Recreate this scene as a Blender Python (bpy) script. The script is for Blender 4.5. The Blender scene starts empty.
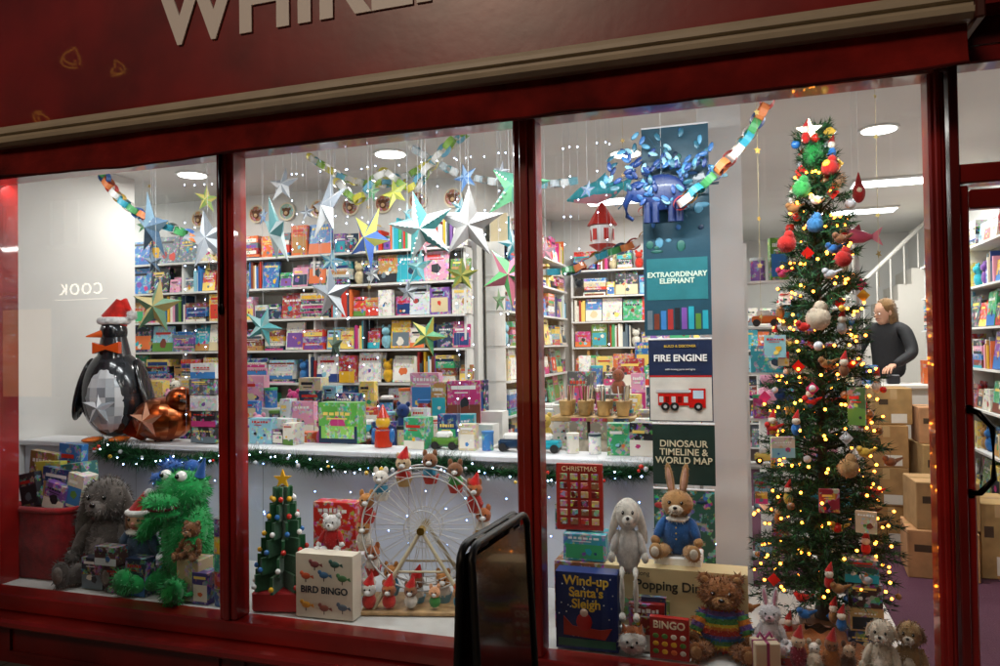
import bpy, math, random
from mathutils import Vector, Matrix, Euler, noise
random.seed(7)
S=bpy.context.scene
rnd=random.random
def U(a,b): return a+(b-a)*random.random()
def C(h,k=1.0):
    h=h.lstrip('#'); o=[]
    for i in (0,2,4):
        v=int(h[i:i+2],16)/255
        v=v/12.92 if v<=.04045 else ((v+.055)/1.055)**2.4
        o.append(v*k)
    return tuple(o)
# ------------------------------------------------------------------ materials
MATS={}
def nm(name):
    m=bpy.data.materials.new(name); m.use_nodes=True
    nt=m.node_tree; b=nt.nodes['Principled BSDF']; MATS[name]=m
    return m,nt,b
def attr_mat(name,rough=.5,metal=0,bump=0,bscale=200,var=.12,vscale=6,spec=.5,sheen=0,coat=0,emit=0,prnt=False):
    m,nt,b=nm(name); N=nt.nodes; L=nt.links
    a=N.new('ShaderNodeAttribute'); a.attribute_name='Col'
    tc=N.new('ShaderNodeTexCoord')
    n=N.new('ShaderNodeTexNoise'); n.inputs['Scale'].default_value=vscale; n.inputs['Detail'].default_value=5
    L.new(tc.outputs['Object'],n.inputs['Vector'])
    mr=N.new('ShaderNodeMapRange'); mr.inputs['From Min'].default_value=.3; mr.inputs['From Max'].default_value=.7
    mr.inputs['To Min'].default_value=1-var*1.6; mr.inputs['To Max'].default_value=1+var*.6
    L.new(n.outputs['Fac'],mr.inputs['Value'])
    src=a.outputs['Color']
    if prnt:
        v=N.new('ShaderNodeTexVoronoi'); v.inputs['Scale'].default_value=60
        L.new(tc.outputs['Object'],v.inputs['Vector'])
        n2=N.new('ShaderNodeTexNoise'); n2.inputs['Scale'].default_value=23; n2.inputs['Detail'].default_value=4
        L.new(tc.outputs['Object'],n2.inputs['Vector'])
        r2=N.new('ShaderNodeMapRange'); r2.inputs['From Min'].default_value=.5; r2.inputs['From Max'].default_value=.54
        r2.inputs['To Max'].default_value=.5
        L.new(n2.outputs['Fac'],r2.inputs['Value'])
        mx=N.new('ShaderNodeMix'); mx.data_type='RGBA'
        L.new(r2.outputs['Result'],mx.inputs['Factor']); L.new(src,mx.inputs['A']); L.new(v.outputs['Color'],mx.inputs['B'])
        src=mx.outputs['Result']
    vm=N.new('ShaderNodeVectorMath'); vm.operation='SCALE'
    L.new(src,vm.inputs[0]); L.new(mr.outputs['Result'],vm.inputs['Scale'])
    L.new(vm.outputs['Vector'],b.inputs['Base Color'])
    b.inputs['Roughness'].default_value=rough; b.inputs['Metallic'].default_value=metal
    b.inputs['Specular IOR Level'].default_value=spec
    b.inputs['Sheen Weight'].default_value=sheen; b.inputs['Coat Weight'].default_value=coat
    if bump:
        n3=N.new('ShaderNodeTexNoise'); n3.inputs['Scale'].default_value=bscale; n3.inputs['Detail'].default_value=3
        L.new(tc.outputs['Object'],n3.inputs['Vector'])
        bp=N.new('ShaderNodeBump'); bp.inputs['Strength'].default_value=bump; bp.inputs['Distance'].default_value=.004
        L.new(n3.outputs['Fac'],bp.inputs['Height']); L.new(bp.outputs['Normal'],b.inputs['Normal'])
    if emit:
        L.new(a.outputs['Color'],b.inputs['Emission Color']); b.inputs['Emission Strength'].default_value=emit
        try: m.cycles.emission_sampling='NONE'
        except Exception: pass
    return m
attr_mat('card',.36,prnt=True,var=.1)
attr_mat('paper',.42,var=.12,vscale=9,bump=.15,bscale=50,coat=.15)
attr_mat('plain',.45,var=.08)
attr_mat('gloss',.16,var=.05,coat=.3)
attr_mat('fabric',.95,var=.25,vscale=25,bump=.9,bscale=260,sheen=.3,spec=.2)
attr_mat('metal',.28,metal=1,var=.15,vscale=12)
attr_mat('wood',.55,var=.35,vscale=14,bump=.2,bscale=80)
attr_mat('leaf',.6,var=.3,vscale=20,spec=.3)
attr_mat('wall',.75,var=.05,vscale=1.3,bump=.15,bscale=90)
attr_mat('glow',.4,emit=22)
attr_mat('glowdim',.4,emit=4)
attr_mat('glowpanel',.5,emit=6)
attr_mat('cardboard',.85,var=.18,vscale=9,bump=.15,bscale=120)
attr_mat('redpaint',.3,var=.35,vscale=2.2,bump=.12,bscale=14,coat=.5)
attr_mat('cloth_red',.9,var=.4,vscale=5,bump=.5,bscale=45,spec=.2)
m,nt,b=nm('window_glass'); N=nt.nodes; L=nt.links; N.remove(b)
tr=N.new('ShaderNodeBsdfTransparent'); tr.inputs[0].default_value=(.96,.98,.97,1)
gl=N.new('ShaderNodeBsdfGlossy'); gl.inputs['Roughness'].default_value=.015
fr=N.new('ShaderNodeFresnel'); fr.inputs['IOR'].default_value=1.65
ms=N.new('ShaderNodeMixShader'); L.new(fr.outputs[0],ms.inputs[0]); L.new(tr.outputs[0],ms.inputs[1]); L.new(gl.outputs[0],ms.inputs[2])
L.new(ms.outputs[0],N['Material Output'].inputs[0])
def tex_mat(name,c1,c2,rough,scale,brick=None,bump=.3):
    m,nt,b=nm(name); N=nt.nodes; L=nt.links
    tc=N.new('ShaderNodeTexCoord')
    n=N.new('ShaderNodeTexNoise'); n.inputs['Scale'].default_value=scale; n.inputs['Detail'].default_value=8
    L.new(tc.outputs['Object'],n.inputs['Vector'])
    mx=N.new('ShaderNodeMix'); mx.data_type='RGBA'
    mx.inputs['A'].default_value=(*c1,1); mx.inputs['B'].default_value=(*c2,1)
    L.new(n.outputs['Fac'],mx.inputs['Factor']); out=mx.outputs['Result']
    if brick:
        mp=N.new('ShaderNodeMapping')
        if brick[2]: mp.inputs['Rotation'].default_value=(math.radians(90),0,0)
        L.new(tc.outputs['Object'],mp.inputs['Vector'])
        br=N.new('ShaderNodeTexBrick'); br.inputs['Scale'].default_value=1
        br.inputs['Brick Width'].default_value=brick[0]; br.inputs['Row Height'].default_value=brick[1]; br.inputs['Mortar Size'].default_value=.008
        br.inputs['Color1'].default_value=(1,1,1,1); br.inputs['Color2'].default_value=(.75,.75,.75,1); br.inputs['Mortar'].default_value=(.35,.35,.35,1)
        L.new(mp.outputs[0],br.inputs['Vector'])
        m2=N.new('ShaderNodeMix'); m2.data_type='RGBA'; m2.blend_type='MULTIPLY'; m2.inputs['Factor'].default_value=1
        L.new(out,m2.inputs['A']); L.new(br.outputs['Color'],m2.inputs['B']); out=m2.outputs['Result']
    L.new(out,b.inputs['Base Color']); b.inputs['Roughness'].default_value=rough
    bp=N.new('ShaderNodeBump'); bp.inputs['Strength'].default_value=bump; bp.inputs['Distance'].default_value=.01
    L.new(n.outputs['Fac'],bp.inputs['Height']); L.new(bp.outputs['Normal'],b.inputs['Normal'])
tex_mat('paving',(.10,.09,.08),(.22,.2,.18),.8,9,(.6,.45,False))
tex_mat('asphalt',(.03,.03,.03),(.07,.07,.07),.85,40)
tex_mat('carpet',(.05,.012,.03),(.11,.03,.06),.97,120,None,.8)
tex_mat('brick',(.16,.07,.05),(.26,.12,.08),.85,5,(.225,.075,True))
# ------------------------------------------------------------------ mesh builder
class MB:
    def __init__(s): s.v=[];s.f=[];s.c=[];s.m=[];s.sm=[];s.mats=[];s.T=Matrix.Identity(4);s.ells=[]
    def mi(s,m):
        if m not in s.mats: s.mats.append(m)
        return s.mats.index(m)
    def add(s,vs,fs,col,mat,smooth=False):
        o=len(s.v); T=s.T; s.v+= [tuple(T@Vector(p)) for p in vs]; k=s.mi(mat)
        for i,f in enumerate(fs):
            s.f.append([o+j for j in f]); s.c.append(col[i] if isinstance(col,list) else col); s.m.append(k); s.sm.append(smooth)
    def box(s,c,d,col,mat='plain',rz=0,R=None,faces=None):
        x,y,z=d[0]/2,d[1]/2,d[2]/2
        M=Matrix.Translation(c)@(R.to_4x4() if R else Matrix.Rotation(rz,4,'Z'))
        vs=[M@Vector(p) for p in [(-x,-y,-z),(x,-y,-z),(x,y,-z),(-x,y,-z),(-x,-y,z),(x,-y,z),(x,y,z),(-x,y,z)]]
        s.add(vs,[(0,3,2,1),(4,5,6,7),(0,1,5,4),(1,2,6,5),(2,3,7,6),(3,0,4,7)],faces or col,mat)
    def bb(s,x0,x1,y0,y1,z0,z1,col,mat='plain'):
        s.box(((x0+x1)/2,(y0+y1)/2,(z0+z1)/2),(x1-x0,y1-y0,z1-z0),col,mat)
    def rbox(s,c,d,col,mat='plain',r=.01,rz=0):
        x,y,z=d[0]/2,d[1]/2,d[2]/2; M=Matrix.Translation(c)@Matrix.Rotation(rz,4,'Z')
        vs=[];idx={}
        for a in(-1,1):
            for b_ in(-1,1):
                for e in(-1,1):
                    for k in range(3):
                        p=[a*(x-r),b_*(y-r),e*(z-r)]; p[k]=(a*x,b_*y,e*z)[k]
                        idx[(a,b_,e,k)]=len(vs); vs.append(M@Vector(p))
        fs=[]
        for k in range(3):
            o=[i for i in range(3) if i!=k]
            for sg in(-1,1):
                q=[]
                for (u,w) in ((-1,-1),(1,-1),(1,1),(-1,1)):
                    t=[0,0,0]; t[k]=sg;t[o[0]]=u;t[o[1]]=w; q.append(idx[(*t,k)])
                fs.append(q)
        for k in range(3):
            o=[i for i in range(3) if i!=k]
            for u in(-1,1):
                for w in(-1,1):
                    t=[0,0,0];t[o[0]]=u;t[o[1]]=w
                    a=list(t);a[k]=-1;b2=list(t);b2[k]=1
                    fs.append([idx[(*a,o[0])],idx[(*b2,o[0])],idx[(*b2,o[1])],idx[(*a,o[1])]])
        for a in(-1,1):
            for b_ in(-1,1):
                for e in(-1,1): fs.append([idx[(a,b_,e,0)],idx[(a,b_,e,1)],idx[(a,b_,e,2)]])
        s.add(vs,fs,col,mat)
    def ell(s,c,r,col,mat='fabric',n=16,m=10,R=None,smooth=True,fz=True):
        if not hasattr(r,'__len__'): r=(r,r,r)
        Rm=R if R else Matrix.Identity(3)
        vs=[];cs=[];fs=[];loc=[]
        for i in range(m+1):
            t=math.pi*i/m
            for j in range(n):
                p=2*math.pi*j/n; q=Vector((math.sin(t)*math.cos(p),math.sin(t)*math.sin(p),math.cos(t))); loc.append(q)
                vs.append(Vector(c)+Rm@Vector((q.x*r[0],q.y*r[1],q.z*r[2])))
        for i in range(m):
            for j in range(n):
                a,b_=i*n+j,i*n+(j+1)%n; f=(a,a+n,b_+n,b_)
                if i==0: f=(a,a+n,b_+n)
                elif i==m-1: f=(a,a+n,b_)
                fs.append(f); 
                if callable(col): cs.append(col(sum((loc[k] for k in f),Vector())/len(f)))
                else: cs.append(col)
        s.add(vs,fs,cs,mat,smooth)
        if mat=='fabric' and fz: s.ells.append((Vector(c),r,col,Rm))
    def cyl(s,p0,p1,r0,r1=None,col=(1,1,1),mat='plain',n=12,smooth=True,caps=True):
        r1=r0 if r1 is None else r1
        p0=Vector(p0);p1=Vector(p1); d=(p1-p0); 
        if d.length<1e-6: return
        q=d.to_track_quat('Z','Y').to_matrix(); vs=[]
        for p,r in((p0,r0),(p1,r1)):
            for j in range(n):
                a=2*math.pi*j/n; vs.append(p+q@Vector((r*math.cos(a),r*math.sin(a),0)))
        fs=[(j,(j+1)%n,n+(j+1)%n,n+j) for j in range(n)]
        s.add(vs,fs,col,mat,smooth)
        if caps: s.add(vs,[tuple(range(n-1,-1,-1)),tuple(range(n,2*n))],col,mat)
    def tube(s,pts,r,col,mat='plain',n=8,close=False):
        pts=[Vector(p) for p in pts]; N=len(pts); vs=[]
        rr=r if hasattr(r,'__len__') else [r]*N
        for i,p in enumerate(pts):
            a=pts[(i-1)%N] if (close or i>0) else p; b_=pts[(i+1)%N] if (close or i<N-1) else p
            q=(b_-a).to_track_quat('Z','Y').to_matrix()
            for j in range(n):
                t=2*math.pi*j/n; vs.append(p+q@Vector((rr[i]*math.cos(t),rr[i]*math.sin(t),0)))
        fs=[]
        for i in range(N if close else N-1):
            for j in range(n):
                k=(i+1)%N; fs.append((i*n+j,i*n+(j+1)%n,k*n+(j+1)%n,k*n+j))
        s.add(vs,fs,col,mat,True)
    def prism(s,pts,t,col,mat='plain',M=None,side=None):
        M=M or Matrix.Identity(4); n=len(pts)
        vs=[M@Vector((x,-t/2,z)) for x,z in pts]+[M@Vector((x,t/2,z)) for x,z in pts]
        fs=[tuple(range(n)),tuple(range(2*n-1,n-1,-1))]+[(j,n+j,n+(j+1)%n,(j+1)%n) for j in range(n)]
        s.add(vs,fs,col,mat)
    def fuzz(s,n,L=.02,w=.006):
        E=s.ells
        if not E: return
        A=[e[1][0]*e[1][1]+e[1][1]*e[1][2]+e[1][0]*e[1][2] for e in E]
        for e in random.choices(E,A,k=n):
            c,r,col,R=e
            d=Vector((random.gauss(0,1),random.gauss(0,1),random.gauss(0,1))).normalized()
            p=c+R@Vector((d.x*r[0],d.y*r[1],d.z*r[2]))
            nn=(R@Vector((d.x/r[0],d.y/r[1],d.z/r[2]))).normalized()
            bad=False
            for e2 in E:
                if e2 is e: continue
                q=e2[3].transposed()@(p-e2[0])
                if (q.x/e2[1][0])**2+(q.y/e2[1][1])**2+(q.z/e2[1][2])**2<.9: bad=True;break
            if bad: continue
            t=nn.cross(Vector((rnd()-.5,rnd()-.5,rnd()-.5))).normalized()
            cc=col(d) if callable(col) else col
            j=U(.7,1.4); cc=tuple(min(.9,x*j) for x in cc)
            tip=p+(nn+Vector((rnd()-.5,rnd()-.5,-rnd()*.7))*.9).normalized()*L*U(.6,1.3)
            s.add([p-t*w-nn*.003,p+t*w-nn*.003,tip],[(0,1,2)],cc,'fabric')
    def done(s,name,loc=(0,0,0),rz=0,sc=1,rot=None,parent=None):
        me=bpy.data.meshes.new(name); me.from_pydata(s.v,[],s.f)
        for m in s.mats: me.materials.append(MATS[m])
        me.polygons.foreach_set('material_index',s.m); me.polygons.foreach_set('use_smooth',s.sm)
        a=me.color_attributes.new(name='Col',type='FLOAT_COLOR',domain='CORNER'); buf=[]
        for f,c in zip(s.f,s.c): buf+= [c[0],c[1],c[2],1]*len(f)
        a.data.foreach_set('color',buf); me.update()
        o=bpy.data.objects.new(name,me); S.collection.objects.link(o)
        o.location=loc; o.rotation_euler=rot or (0,0,rz); o.scale=sc if hasattr(sc,'__len__') else (sc,sc,sc)
        if parent: o.parent=parent
        return o
TM={}
def text(body,size,loc,col=(1,1,1),parent=None,rz=0,ext=.001,align='CENTER',name='lettering',bold=0,rot=None,space=1,em=0):
    key=tuple(round(x,3) for x in col)+(em,)
    if key not in TM:
        m=bpy.data.materials.new('ink'); m.use_nodes=True; b=m.node_tree.nodes['Principled BSDF']
        b.inputs['Base Color'].default_value=(*col,1); b.inputs['Roughness'].default_value=.45; TM[key]=m
        if em: b.inputs['Emission Color'].default_value=(*col,1); b.inputs['Emission Strength'].default_value=em
    c=bpy.data.curves.new(name,'FONT'); c.body=body; c.size=size; c.extrude=ext; c.align_x=align; c.align_y='CENTER'; c.offset=bold
    c.space_line=.9; c.space_character=space; c.materials.append(TM[key])
    o=bpy.data.objects.new(name,c); S.collection.objects.link(o); o.location=loc; o.rotation_euler=rot or (math.pi/2,0,rz)
    if parent: o.parent=parent
    return o
WHITE=C('#f0efec')
PAL=[C(x) for x in '#d23b2a #e8b32a #2f6fb5 #3aa36a #e9e4d6 #7a4fa0 #e2723a #2aa5b8 #c2377a #1f3c78 #f2d36b #8cc5d8 #5c8a3a #f4f2ec #a83232 #df9ab5 #16324f #cfd8dc #b98a4e #3c7fc0 #e9e4d6 #6a7a84 #20262e #d8c8a0 #3a4a54 #7a3a2a #e9e4d6'.split()]
def pc(): return random.choice(PAL)
def blob(mb,f,cx,cz,r,e,cc,n=9):
    mb.add([f(cx+r*U(.6,1.15)*math.cos(i*2*math.pi/n),e,cz+r*U(.6,1.15)*math.sin(i*2*math.pi/n)) for i in range(n)],[tuple(range(n))],cc,'plain')
def cover(mb,f,w,h):
    """printed front: f(u,e,v) maps cover coordinates to a point e metres proud of the face"""
    def q(u0,u1,v0,v1,cc,e): mb.add([f(u,e,v) for u,v in((u0,v0),(u1,v0),(u1,v1),(u0,v1))],[(0,1,2,3)],cc,'plain')
    k=random.choice([WHITE,C('#f2d36b'),C('#20242e'),WHITE,C('#c82a20')]); style=rnd()
    if style<.35: q(-w*.499,w*.499,-h*.499,-h*U(.0,.25),pc(),.0008)
    elif style<.6: q(-w*.44,w*.44,-h*.42,h*.12,pc(),.0008)
    v=U(.2,.36)*h; 
    if rnd()<.5: q(-w*.38,w*U(.1,.38),v-h*.04,v+h*.05,k,.0020)
    else:
        u=-w*.38
        while u<w*.3: dw=w*U(.05,.13); q(u,u+dw,v-h*.035,v+h*U(.03,.055),k,.0020); u+=dw+w*.035
    if rnd()<.6: q(-w*.28,w*U(0,.3),v-h*.13,v-h*.10,k,.0020)
    m_=random.randint(1,4)
    for i in range(m_): blob(mb,f,U(-.26,.26)*w if m_>1 else 0,U(-.3,-.02)*h,U(.1,.3)*min(w,h)/(1+.25*m_),.0012+.0003*i,pc(),random.choice([5,7,9]))
def book(mb,x,y,z,w,h,t=.02,col=None,lean=.12):
    col=col or pc(); R=Matrix.Rotation(-lean,3,'X')
    c=Vector((x,y,z+h/2)); mb.box(c,(w,t,h),col,'card',R=R)
    cover(mb,lambda u,e,v:c+R@Vector((u,-t/2-e,v)),w,h)
def toybox(mb,c,d,col=None,rz=0):
    col=col or pc(); mb.box(c,d,col,'card',rz=rz)
    R=Matrix.Rotation(rz,3,'Z'); c=Vector(c); w,t,h=d
    cover(mb,lambda u,e,v:c+R@Vector((u,-t/2-e,v)),w,h)
# ------------------------------------------------------------------ ground
mb=MB(); mb.bb(-200,200,-200,200,-.3,-.12,(1,1,1),'asphalt'); mb.done('ground')
mb=MB(); mb.bb(-60,60,-4.6,.0,-.119,0,(1,1,1),'paving'); mb.done('pavement')
mb=MB(); mb.bb(-60,60,-12,-9.2,-.119,0,(1,1,1),'paving'); mb.done('pavement')
mb=MB(); 
for i in range(60): mb.rbox((-29.5+i,-4.68,-.05),(.995,.15,.14),C('#8a8680'),'wall',.012); mb.rbox((-29.5+i,-9.12,-.05),(.995,.15,.14),C('#8a8680'),'wall',.012)
mb.done('kerb')
mb=MB(); mb.bb(-60,60,-5.2,-5.1,-.1195,-.1155,C('#d8b040'),'plain'); mb.bb(-60,60,-5.4,-5.3,-.1195,-.1155,C('#d8b040'),'plain'); mb.done('road_marking')
# terrace of shops across the street
mb=MB(); mb.bb(-36,22,-18,-12.2,0,8,(1,1,1),'brick')
for i in range(11):
    x0=-35+i*5.1; fc=C(random.choice(['#1e2a38','#20382c','#3a2a24','#2a2a2c','#4a4438']))
    mb.bb(x0,x0+4.6,-12.19,-12.0,2.9,3.7,fc,'plain'); mb.bb(x0,x0+4.6,-12.19,-12.05,0,.5,fc,'plain')
    for x in(x0,x0+2.9,x0+4.45): mb.bb(x,x+.15,-12.19,-12.04,.51,2.89,fc,'plain')
    mb.bb(x0+.16,x0+2.89,-12.17,-12.12,.51,2.89,C('#2a2620') if i%3 else C('#8a6a40'),'gloss' if i%3 else 'glowdim')
    for x in(x0+.6,x0+2.8):
        mb.bb(x,x+1.0,-12.19,-12.14,4.6,6.3,C('#101216'),'gloss'); mb.bb(x-.05,x+1.05,-12.19,-12.02,4.5,4.59,C('#c8c4ba'),'wall')
        for a in(x,x+.48,x+.96): mb.bb(a,a+.04,-12.135,-12.1,4.6,6.3,WHITE,'plain')
o=mb.done('shop_terrace')
text('COOK',.42,(-15.7,-11.98,3.35),C('#fff4e0'),o,rot=(math.pi/2,0,math.pi),ext=.01,space=1.3,em=9)
mb=MB(); mb.bb(-16.6,-14.8,-11.985,-11.975,3.08,3.10,C('#fff4e0'),'glowdim'); mb.done('sign_strip_light')
# ------------------------------------------------------------------ shop shell
FR=C('#8a1512'); FD=C('#6a110f'); WW=C('#dcdcd9')
CE=3.15
mb=MB(); mb.bb(-7.2,3.1,.02,8.2,.02,.1,(1,1,1),'carpet'); mb.done('shop_floor')
mb=MB(); mb.bb(-7.2,3.1,.1,8.2,CE,CE+.1,WW,'wall'); mb.done('shop_ceiling')
mb=MB()
mb.bb(-4.12,-4.0,.05,1.9,.1,CE,WW,'wall')
mb.bb(-7.2,-4.12,1.8,1.9,.1,CE,WW,'wall')
mb.bb(-7.2,-1.26,2.82,2.92,.1,CE,WW,'wall')
mb.bb(-7.3,-7.2,1.8,2.92,.1,CE,WW,'wall')
mb.bb(-1.36,-1.26,2.92,5.5,.1,CE,WW,'wall')
mb.bb(-1.26,.75,5.4,5.5,.1,CE,WW,'wall')
mb.bb(.65,.75,5.5,8.1,.1,CE,WW,'wall')
mb.bb(.75,3.1,8.1,8.2,.1,CE,WW,'wall')
mb.bb(3.0,3.1,.1,8.1,.1,CE,WW,'wall')
mb.done('interior_wall')
mb=MB(); mb.bb(.64,.88,1.3,1.54,.1,CE,WW,'wall'); mb.bb(.62,.90,1.28,1.56,.1,.2,WW,'plain'); mb.done('column')
mb=MB()
mb.bb(-12,-3.6,0,.3,0,6.5,(1,1,1),'brick'); mb.bb(2.95,9,0,.3,0,6.5,(1,1,1),'brick')
mb.bb(-3.6,-2.4,0.0,.3,3.78,6.5,(1,1,1),'brick'); mb.bb(-2.4,-1.4,0,.3,3.78,4.3,(1,1,1),'brick');mb.bb(-2.4,-1.4,0,.3,5.8,6.5,(1,1,1),'brick')
mb.bb(-1.4,.9,0,.3,3.78,6.5,(1,1,1),'brick'); mb.bb(.9,1.9,0,.3,3.78,4.3,(1,1,1),'brick');mb.bb(.9,1.9,0,.3,5.8,6.5,(1,1,1),'brick'); mb.bb(1.9,2.95,0,.3,3.78,6.5,(1,1,1),'brick')
for x0,x1 in((-2.4,-1.4),(.9,1.9)):
    mb.bb(x0,x1,.14,.16,4.3,5.8,C('#0c0d10'),'gloss'); mb.bb(x0-.03,x1+.03,-.06,.13,4.24,4.3,C('#c8c4ba'),'wall')
    for a in (x0+.03,(x0+x1)/2,x1-.03): mb.bb(a-.025,a+.025,.08,.14,4.3,5.8,WW,'plain')
    for a in (4.33,5.05,5.77): mb.bb(x0+.05,x1-.05,.085,.135,a-.025,a+.025,WW,'plain')
mb.done('brick_building')
mb=MB()
P_='redpaint'
mb.bb(-3.6,-3.20,-.06,.2,0,2.72,FR,P_)
for x,w in ((-3.175,.045),(-1.53,.1),(0,.1),(1.548,.055)):
    mb.rbox((x,0,1.545),(w,.11,2.31),FR,P_,.008)
    mb.rbox((x,-.062,1.545),(w*.35,.018,2.30),FR,P_,.004)
mb.rbox((-.8,0,.345),(4.8,.13,.09),FR,P_,.008)
mb.rbox((-.99,-.05,.275),(5.05,.24,.045),FR,P_,.012)
mb.bb(-3.6,1.58,-.02,.05,.0,.252,FD,P_)
for i in range(3):
    x0=-3.0+i*1.53; 
    for (a,b_,c_,d_) in ((x0,x0+1.4,.22,.24),(x0,x0+1.4,.05,.07)): mb.bb(a,b_,-.035,-.021,c_,d_,FD,P_)
    for a in (x0,x0+1.38): mb.bb(a,a+.02,-.0348,-.0212,.0705,.2195,FD,P_)
mb.rbox((-.8,0,2.70),(4.8,.125,.08),FR,P_,.006)
mb.bb(-3.6,2.95,-.05,.25,2.745,3.78,FD,P_)
mb.rbox((2.66,0,1.37),(.09,.12,2.74),FR,P_,.008)
mb.bb(2.71,2.95,-.04,.2,0,2.74,FR,P_)
mb.rbox((1.598,-.012,1.37),(.03,.12,2.74),FD,P_,.004)
mb.rbox((2.115,0,2.29),(1.0,.09,.07),FR,P_,.006)
mb.rbox((2.115,0,2.71),(1.0,.10,.06),FR,P_,.006)
mb.done('shopfront_frame')
mb=MB()
for x0,x1 in((-3.15,-1.58),(-1.48,-.05),(.05,1.52)):
    mb.add([(x0,.005,.385),(x1,.005,.385),(x1,.005,2.665),(x0,.005,2.665)],[(0,1,2,3)],(1,1,1),'window_glass')
mb.add([(1.614,.005,2.33),(2.61,.005,2.33),(2.61,.005,2.68),(1.614,.005,2.68)],[(0,1,2,3)],(1,1,1),'window_glass')
mb.done('window_glass_panes')
mb=MB()
mb.rbox((1.632,-.005,1.15),(.034,.05,2.2),FR,P_,.005); mb.rbox((2.575,-.005,1.15),(.075,.05,2.2),FR,P_,.006)
mb.rbox((2.093,-.005,2.2),(.885,.048,.07),FR,P_,.006); mb.rbox((2.093,-.005,.16),(.885,.048,.2),FR,P_,.006)
mb.add([(1.65,0,.26),(2.54,0,.26),(2.54,0,2.165),(1.65,0,2.165)],[(0,1,2,3)],(1,1,1),'window_glass')
mb.tube([(1.63,-.03,1.15),(1.65,-.07,1.16),(1.69,-.08,1.21),(1.69,-.08,1.39),(1.65,-.07,1.44),(1.63,-.03,1.45)],.011,C('#15110f'),'metal',10)
for z in(1.15,1.45): mb.cyl((1.63,-.028,z),(1.63,-.036,z),.016,.016,C('#15110f'),'metal')
mb.done('shop_door')
mb=MB()
mb.bb(-3.62,3.0,-.17,-.055,2.84,3.74,FR,P_)
mb.rbox((-.31,-.19,3.77),(6.7,.26,.06),FR,P_,.01)
for x in(-3.55,2.93): mb.rbox((x,-.2,3.29),(.14,.06,.88),FR,P_,.01)
sign=mb.done('shop_sign')
text('WHIRLIGIG',.42,(-1.80,-.176,3.315),C('#f4efec'),sign,ext=.004,align='LEFT',bold=.013,space=1.04)
mb=MB(); BE=C('#b0a48e')
x0,x1=-3.7,1.60
prof=[(-.06,2.745),(-.33,2.735),(-.352,2.75),(-.355,2.768),(-.338,2.772),(-.338,2.790),(-.352,2.795),(-.350,2.812),(-.33,2.818),(-.325,2.838),(-.19,2.845),(-.06,2.845)]
n=len(prof); vs=[(x0,y,z) for y,z in prof]+[(x1,y,z) for y,z in prof]
mb.add(vs,[(i,n+i,n+(i+1)%n,(i+1)%n) for i in range(n)]+[tuple(range(n)),tuple(range(2*n-1,n-1,-1))],BE,'plain')
for x in (x0-.012,x1+.012): mb.rbox((x,-.2,2.79),(.03,.32,.13),C('#4a2018'),'plain',.006)
mb.done('awning_cassette')
mb=MB(); NX=420; NZ=6; vs=[]
for i in range(NX+1):
    x=-3.68+i/NX*5.27
    for j in range(NZ+1):
        t=j/NZ; y=-.29+.004*t*math.sin(x*9+2.3*math.sin(x*3.1))+.04*t*noise.noise((x*1.6,0,t)); z=2.745-t*(.15+.03*noise.noise((x*.8,3,0))+.006*noise.noise((x*6,1,0)))
        vs.append((x,y,z))
fs=[(i*(NZ+1)+j,(i+1)*(NZ+1)+j,(i+1)*(NZ+1)+j+1,i*(NZ+1)+j+1) for i in range(NX) for j in range(NZ)]
mb.add(vs,fs,C('#7a1814'),'cloth_red',True)
mb.tube([Vector(vs[i*(NZ+1)+NZ]) for i in range(0,NX+1,3)],.006,C('#4a0d0b'),'cloth_red',6)
mb.done('awning_valance')
mb=MB(); mb.tube([(-1.53,-.075,2.70),(-1.53,-.085,2.6),(-1.53,-.078,2.1),(-1.535,-.08,1.92)],.008,C('#221a18'),'metal',8); mb.ell((-1.535,-.08,1.9),(.014,.014,.03),C('#221a18'),'metal'); mb.done('awning_winding_rod')
# ------------------------------------------------------------------ display platform and partition
mb=MB()
mb.bb(-3.99,1.515,.075,.88,.12,.375,C('#c8c6c0'),'plain'); mb.bb(.42,1.515,.881,1.2,.12,.375,C('#c8c6c0'),'plain'); mb.done('display_platform')
mb=MB()
mb.bb(-3.99,.42,.88,.94,.376,1.05,C('#c6ccd6'),'wall'); mb.rbox((-1.785,.99,1.07),(4.43,.3,.035),C('#dcdee2'),'plain',.006)
for x in (-3.0,-2.0,-1.0,0.0): mb.bb(x-.002,x+.002,.8785,.8805,.38,1.045,C('#9aa0a8'),'plain')
mb.done('display_partition')
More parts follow.
